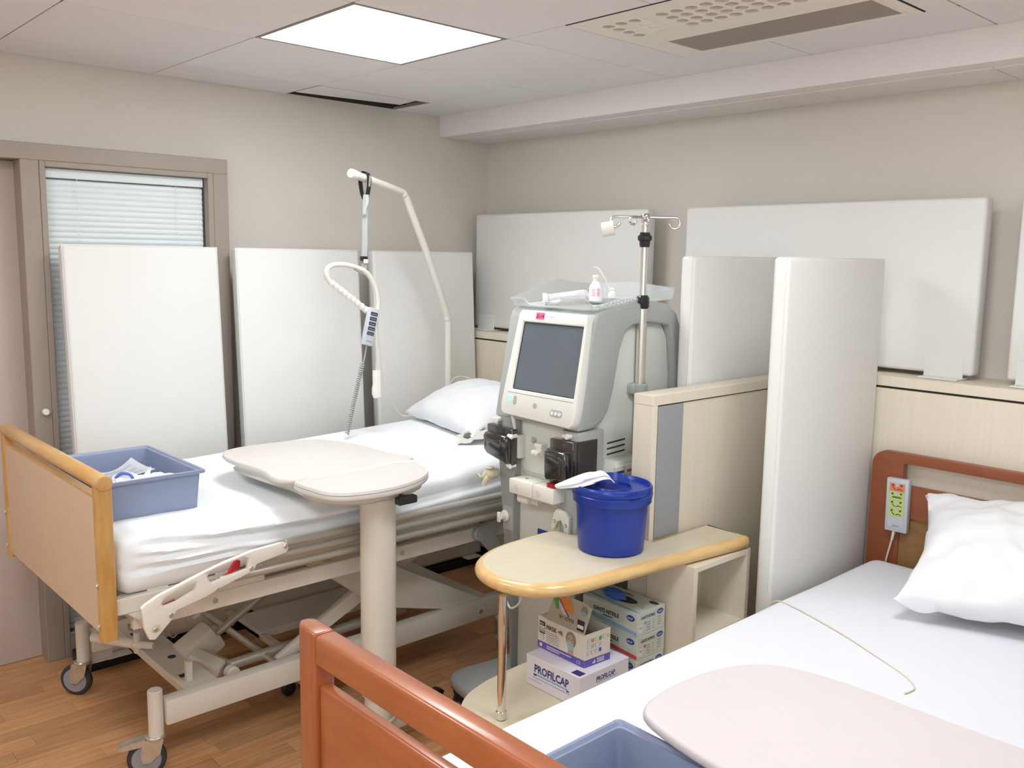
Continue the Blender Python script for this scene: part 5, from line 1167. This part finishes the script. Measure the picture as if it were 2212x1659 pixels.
# screws, clips, knobs
for (yy, z, r_) in ((2.145, 0.998, 0.008), (2.049, 0.998, 0.011)):
    bm = B(); cyl(bm, (2.086, yy, z), (2.082, yy, z), r_+0.003, n=18, bev=0.001); finish(bm, 'sensor_ring', m_mg, dm)
    bm = B(); cyl(bm, (2.083, yy, z), (2.076, yy, z), r_*0.6, n=12, bev=0.001); finish(bm, 'sensor_pin', m_steel, dm)
bm = B(); box(bm, (2.058, 2.083, 0.98), (2.086, 2.118, 0.996), 0.003, 2); cyl(bm, (2.06, 2.108, 0.968), (2.04, 2.108, 0.968), 0.008, n=12, bev=0.002); cyl(bm, (2.06, 2.092, 0.966), (2.04, 2.092, 0.966), 0.007, n=12, bev=0.002); box(bm, (2.06, 2.085, 0.958), (2.088, 2.115, 0.985), 0.003, 1); finish(bm, 'line_clip', m_white, dm)
for (yy, z) in ((2.202, 1.008), (2.206, 0.905)):
    bm = B(); cyl(bm, (2.058, yy, z), (2.028, yy+0.004, z), 0.008, n=12, bev=0.002); cyl(bm, (2.03, yy+0.014, z+0.003), (2.028, yy-0.01, z-0.003), 0.006, n=10, bev=0.002); finish(bm, 'line_clip', m_white, dm)
for (yy, z) in ((2.292, 1.052), (1.955, 1.045)):
    bm = B(); cyl(bm, (2.062, yy, z), (2.042, yy, z), 0.010, n=16, bev=0.002); box(bm, (2.044, yy-0.004, z-0.006), (2.056, yy+0.024, z+0.006), 0.004, 2); finish(bm, 'cap_knob', m_white, dm)
# white valve bar
bm = B(); box(bm, (2.010, 2.075, 0.822), (2.086, 2.186, 0.872), 0.004, 2); box(bm, (2.010, 1.975, 0.822), (2.086, 2.073, 0.872), 0.004, 2); vb = finish(bm, 'valve_bar', m_white, dm, 'white valve bar across the front')
for yy in (2.15, 2.045):
    bm = B(); cyl(bm, (2.010, yy, 0.846), (2.0085, yy, 0.846), 0.011, n=18, bev=0.001); finish(bm, 'dimple', m_ml, vb)
bm = B()
for (x, yy) in ((2.05, 2.14), (2.045, 2.03), (2.03, 2.02), (2.06, 2.05), (2.035, 1.995)): box(bm, (x-0.004, yy-0.006, 0.872), (x+0.004, yy+0.006, 0.8728))
finish(bm, 'bar_marks', m_seam, vb)
bm = B(); box(bm, (2.035, 2.125, 0.785), (2.088, 2.178, 0.815), 0.010, 3); box(bm, (2.06, 2.10, 0.782), (2.092, 2.14, 0.825), 0.004, 1); finish(bm, 'drip_clip', m_white, dm)
# left knob with square label
bm = B(); box(bm, (2.0605, 2.218, 0.668), (2.0625, 2.268, 0.752), 0.001, 1); finish(bm, 'label_plate', m_mg, dm)
bm = B(); cyl(bm, (2.062, 2.255, 0.716), (2.052, 2.255, 0.716), 0.020, n=24, bev=0.003); cyl(bm, (2.054, 2.255, 0.716), (2.030, 2.255, 0.716), 0.011, n=16, bev=0.003); box(bm, (2.026, 2.248, 0.698), (2.034, 2.263, 0.734), 0.003, 2); finish(bm, 'coupling_knob', m_white, dm)
# beige clamp sticking out left
bm = B(); tube(bm, [(2.06, 2.30, 0.865), (2.035, 2.315, 0.872), (2.02, 2.318, 0.858), (2.015, 2.325, 0.846), (2.015, 2.335, 0.842), (2.015, 2.347, 0.850), (2.014, 2.353, 0.848)], 0.004, 8, 5, rv=0.010)
tube(bm, [(2.04, 2.30, 0.862), (2.02, 2.308, 0.845), (2.015, 2.315, 0.83), (2.015, 2.318, 0.818)], 0.005, 8, 5, rv=0.010); cyl(bm, (2.062, 2.30, 0.86), (2.02, 2.315, 0.86), 0.018, n=16, bev=0.004); box(bm, (2.015, 2.29, 0.880), (2.04, 2.32, 0.886), 0.002, 1); finish(bm, 'bag_clamp', m_beigec, dm, 'beige bag clamp', smooth=60)
# U holder on right pillar
uo = [(1.938, 0.712), (1.950, 0.700), (1.960, 0.705), (1.962, 0.745), (1.975, 0.765), (1.992, 0.757), (2.000, 0.735), (2.012, 0.725), (2.02, 0.738), (2.008, 0.785), (1.995, 0.800), (1.955, 0.795), (1.938, 0.780)]
bm = B(); prism(bm, uo, 'x', 2.046, 2.062, bev=0.003); uh = finish(bm, 'line_holder', m_mw, dm, 'U-shaped line holder')
bm = B(); box(bm, (2.03, 1.975, 0.702), (2.062, 2.02, 0.712), 0.003, 1); finish(bm, 'holder_lip', m_mw, dm)
for (yy, z) in ((2.003, 0.757), (1.952, 0.752)):
    bm = B(); cyl(bm, (2.046, yy, z), (2.0445, yy, z), 0.006, n=16); finish(bm, 'ring_mark', m_seam, uh)
    bm = B(); cyl(bm, (2.0447, yy, z), (2.0437, yy, z), 0.004, n=12); finish(bm, 'ring_mark', m_mw, uh)
bm = B(); box(bm, (2.0905, 2.075, 0.63), (2.0925, 2.125, 0.695), 0.0, 1); bd = finish(bm, 'blue_badge', m_navy2, dm, 'navy blue badge'); decal('badge_mark', bd, m_paper, (2.0903, 2.10, 0.668), -Y_, Z_, [ell(0, 0, 0.012, 0.009)])
# vents
vn = B()
for z in (1.004, 0.985, 0.966): box(vn, (2.228, 1.9435, z-0.0025), (2.318, 1.9455, z+0.0025), rot=Matrix.Rotation(math.radians(-3), 3, 'Y'))
finish(vn, 'vent_slots', m_void, dm, 'three black vent slots')
bm = B(); box(bm, (2.545, 2.0, 0.86), (2.55, 2.25, 1.3)); finish(bm, 'rear_plate', m_ml, dm)
# connector box on the side
bm = B(); prism(bm, [(2.16, 0.86), (2.19, 0.94), (2.205, 0.955), (2.34, 0.955), (2.34, 0.80), (2.16, 0.80)], 'y', 1.872, 1.946, bev=0.004); cb = finish(bm, 'connector_box', m_ml, dm)
for x, mm, ll in ((2.183, m_navy2, 'blue connector tag'), (2.236, m_cred, 'red connector tag')):
    bm = B(); box(bm, (x, 1.866, 0.880), (x+0.048, 1.873, 0.943), 0.002, 1); kb = finish(bm, 'connector_cover', m_mw, dm)
    bm = B(); box(bm, (x+0.005, 1.8645, 0.918), (x+0.042, 1.8662, 0.926)); finish(bm, 'colour_tag', mm, kb, ll)
# hose behind
bm = B(); tube(bm, [(2.58, 2.05, 1.305), (2.64, 2.05, 1.30), (2.69, 2.05, 1.26), (2.715, 2.05, 1.18), (2.72, 2.05, 1.05), (2.72, 2.05, 0.6), (2.70, 2.05, 0.2), (2.60, 2.05, 0.18)], 0.021, 14, 6); finish(bm, 'rear_handle', m_mg, dm, 'grey rear handle hoop', smooth=60)
bm = B(); tube(bm, [(2.055, 2.24, 0.42), (2.04, 2.2, 0.40), (2.045, 2.16, 0.43), (2.06, 2.15, 0.48), (2.085, 2.15, 0.5)], 0.004, 8, 6); finish(bm, 'drain_tube', m_white, dm)
# clear tray on top
zt_ = lambda x: 1.436+0.034*min(1, max(0, (x-2.12)/0.30))
bm = B()
def wall(P, th=0.0025):
    P = [(V(a), V(b)) for a, b in P]
    for (a, b), (c_, d_) in zip(P, P[1:]):
        bm.faces.new([bm.verts.new(x) for x in (a, c_, d_, b)])
# floor of tray
zf = 1.474
bm.faces.new([bm.verts.new(x) for x in ((2.135, 1.94, 1.447), (2.52, 1.94, zf), (2.52, 2.30, zf), (2.135, 2.30, 1.447))])
wall([((2.13, 2.305, 1.443), (2.12, 2.31, 1.470)), ((2.20, 2.305, 1.452), (2.20, 2.312, 1.492)), ((2.28, 2.305, 1.458), (2.28, 2.314, 1.523)), ((2.36, 2.305, 1.464), (2.36, 2.314, 1.533)), ((2.44, 2.305, 1.47), (2.44, 2.312, 1.522)), ((2.53, 2.305, zf), (2.535, 2.308, 1.515))])
wall([((2.53, 2.305, zf), (2.535, 2.308, 1.515)), ((2.535, 2.12, zf), (2.54, 2.12, 1.528)), ((2.53, 1.935, zf), (2.535, 1.93, 1.512))])
wall([((2.53, 1.935, zf), (2.535, 1.93, 1.512)), ((2.44, 1.933, 1.47), (2.44, 1.928, 1.506)), ((2.34, 1.933, 1.464), (2.34, 1.927, 1.478)), ((2.24, 1.933, 1.455), (2.24, 1.927, 1.464)), ((2.13, 1.935, 1.443), (2.12, 1.93, 1.458))])
wall([((2.13, 2.305, 1.443), (2.115, 2.31, 1.468)), ((2.125, 2.24, 1.443), (2.112, 2.24, 1.472)), ((2.125, 2.22, 1.443), (2.118, 2.215, 1.450)), ((2.125, 2.08, 1.443), (2.118, 2.08, 1.450)), ((2.125, 2.06, 1.443), (2.11, 2.055, 1.482)), ((2.125, 1.96, 1.443), (2.11, 1.955, 1.482)), ((2.13, 1.935, 1.443), (2.115, 1.93, 1.462))])
bmesh.ops.remove_doubles(bm, verts=bm.verts[:], dist=0.002); bmesh.ops.solidify(bm, geom=bm.faces[:], thickness=0.0025); tr_ = finish(bm, 'top_tray', m_tray, dm, 'clear plastic tray', smooth=60)
bm = B(); tube(bm, helix((2.135, 1.925, 1.452), (2.34, 1.925, 1.484), 0.007, 12, 8), 0.0035, 6); finish(bm, 'coiled_tube', m_tray, dm, 'clear coiled tubing', smooth=60)
# IV pole
PX, PY = 2.362, 1.925
bm = B(); cyl(bm, (PX, PY, 0.935), (PX, PY, 1.46), 0.0165, n=24); cyl(bm, (PX, PY, 1.46), (PX, PY, 1.757), 0.0115, n=20); pole = finish(bm, 'infusion_pole', m_steel, dm, 'stainless steel infusion pole')
bm = B(); lathe(bm, [(0.017, 0), (0.022, 0.006), (0.022, 0.036), (0.016, 0.045)], (PX, PY, 1.445), 8); finish(bm, 'collar', m_black, pole, 'black clamping collar'); bm = B()
lathe(bm, [(0.016, 0), (0.018, 0.012), (0.018, 0.018), (0.024, 0.024), (0.024, 0.036), (0.017, 0.042), (0.017, 0.048)], (PX, PY, 1.648), 10); finish(bm, 'collar', m_black, pole, 'black star-shaped clamping collar')
def hook(bm, d, L1, k=0.02):
    d = V(d).normalized(); c_ = V((PX, PY, 1.745)); P = [c_, c_+d*(L1*0.5), c_+d*(L1-0.012)]
    for i in range(1, 8):
        a = math.radians(90-i*38); P.append(c_+d*(L1-0.012+k*math.cos(a))+V((0, 0, -k+k*math.sin(a))))
    tube(bm, P, 0.0042, 8, 3)
bm = B(); hook(bm, (0.735, -0.678, 0), 0.108, 0.018); hook(bm, (-0.735, 0.678, 0), 0.112, 0.016); hook(bm, (0.678, 0.735, 0), 0.07, 0.014); hook(bm, (-0.678, -0.735, 0), 0.06, 0.014); hook(bm, (-0.85, 0.3, 0), 0.06, 0.012); cyl(bm, (PX, PY, 1.73), (PX, PY, 1.757), 0.0145, n=18, bev=0.002); finish(bm, 'hooks', m_chrome, pole, 'chrome bag hooks', smooth=60)
bm = B(); box(bm, (PX-0.042, PY-0.008, 1.158), (PX+0.034, PY+0.03, 1.196), 0.010, 3); cyl(bm, (PX, PY, 1.160), (PX, PY, 1.194), 0.028, n=24, bev=0.004); finish(bm, 'pole_bracket', m_mg, dm, 'grey pole bracket')
# tape roll on hook, bottle, syringe pack
bm = B(); tcx = V((2.272, 2.008, 1.706)); ax = V((0.6, -0.75, 0.2)).normalized(); u, v = frame_of(ax); n = 28; R_s = []
for (r_, d_) in ((0.012, -0.02), (0.024, -0.02), (0.024, 0.02), (0.012, 0.02)): R_s.append(ring(bm, tcx+ax*d_, u, v, r_, r_, n))
for a, b in zip(R_s, R_s[1:]+R_s[:1]): bridge(bm, a, b)
tag(finish(bm, 'tape_roll', m_white, loc=tcx), 'roll of white surgical tape hanging on the left hook of the infusion pole', 'tape')
bt = thing('bottle', 'small white plastic bottle with pink print standing in the clear tray', 'bottle', (2.262, 2.045, 1.4655))
bc = V((2.262, 2.045, 1.4655))
bm = B(); lathe(bm, [(0.020, 0), (0.0225, 0.003), (0.0225, 0.045), (0.020, 0.055), (0.012, 0.064), (0.010, 0.068)], bc, 28); finish(bm, 'flask', m_paper, bt)
bm = B(); lathe(bm, [(0.0105, 0.066), (0.0105, 0.078), (0.0125, 0.079), (0.0125, 0.086), (0.011, 0.088)], bc, 24); finish(bm, 'cap', m_white, bt)
dirn = V((-0.735, -0.678, 0)); sd = V((0.678, -0.735, 0))
decal('print', bt, m_pink, bc+dirn*0.0232, sd, Z_, [R_(-0.014, 0.040-0.005*k, -0.003, 0.0415-0.005*k) for k in range(5)]+[R_(0.004, 0.042-0.004*k, 0.013, 0.0432-0.004*k) for k in range(7)])
spx = thing('spray_nozzle', 'thin white nozzle with a ball tip sticking up beside the bottle', 'nozzle', (2.30, 2.03, 1.47))
bm = B(); tube(bm, [(2.315, 2.028, 1.50), (2.305, 2.035, 1.53), (2.290, 2.048, 1.562), (2.279, 2.057, 1.578), (2.268, 2.064, 1.580)], 0.0024, 8, 5); finish(bm, 'nozzle_tube', m_paper, spx)
bm = B(); lathe(bm, [(0.003, 0), (0.013, 0.004), (0.014, 0.02), (0.008, 0.03), (0.010, 0.034), (0.004, 0.040)], (2.322, 2.024, 1.472), 16); finish(bm, 'nozzle_base', m_paper, spx)
sy = thing('syringe_pack', 'clear wrapped syringe with a white cap lying in the tray beside the bottle', 'syringe', (2.22, 2.13, 1.465))
a, b = V((2.155, 2.165, 1.472)), V((2.25, 2.085, 1.490))
bm = B(); cyl(bm, a, b, 0.015, n=20, bev=0.002); finish(bm, 'barrel', m_bag, sy)
bm = B(); cyl(bm, a-(b-a)*0.12, a, 0.021, 0.019, n=20, bev=0.003); finish(bm, 'cap', m_paper, sy)
bm = B(); cyl(bm, a+(b-a)*0.1, a+(b-a)*0.8, 0.008, n=12); finish(bm, 'plunger', m_paper, sy)
bm = B(); p1 = a-V((0.02, -0.01, 0.012)); vs = [bm.verts.new(x) for x in (p1, p1+V((0.0, -0.055, 0.002)), b+V((0.02, -0.02, -0.01)), b+V((0.05, 0.04, 0.012)), a+V((0.03, 0.05, 0.0)))]; bm.faces.new(vs); bmesh.ops.solidify(bm, geom=bm.faces[:], thickness=0.0004); finish(bm, 'wrapper', m_bag, sy)
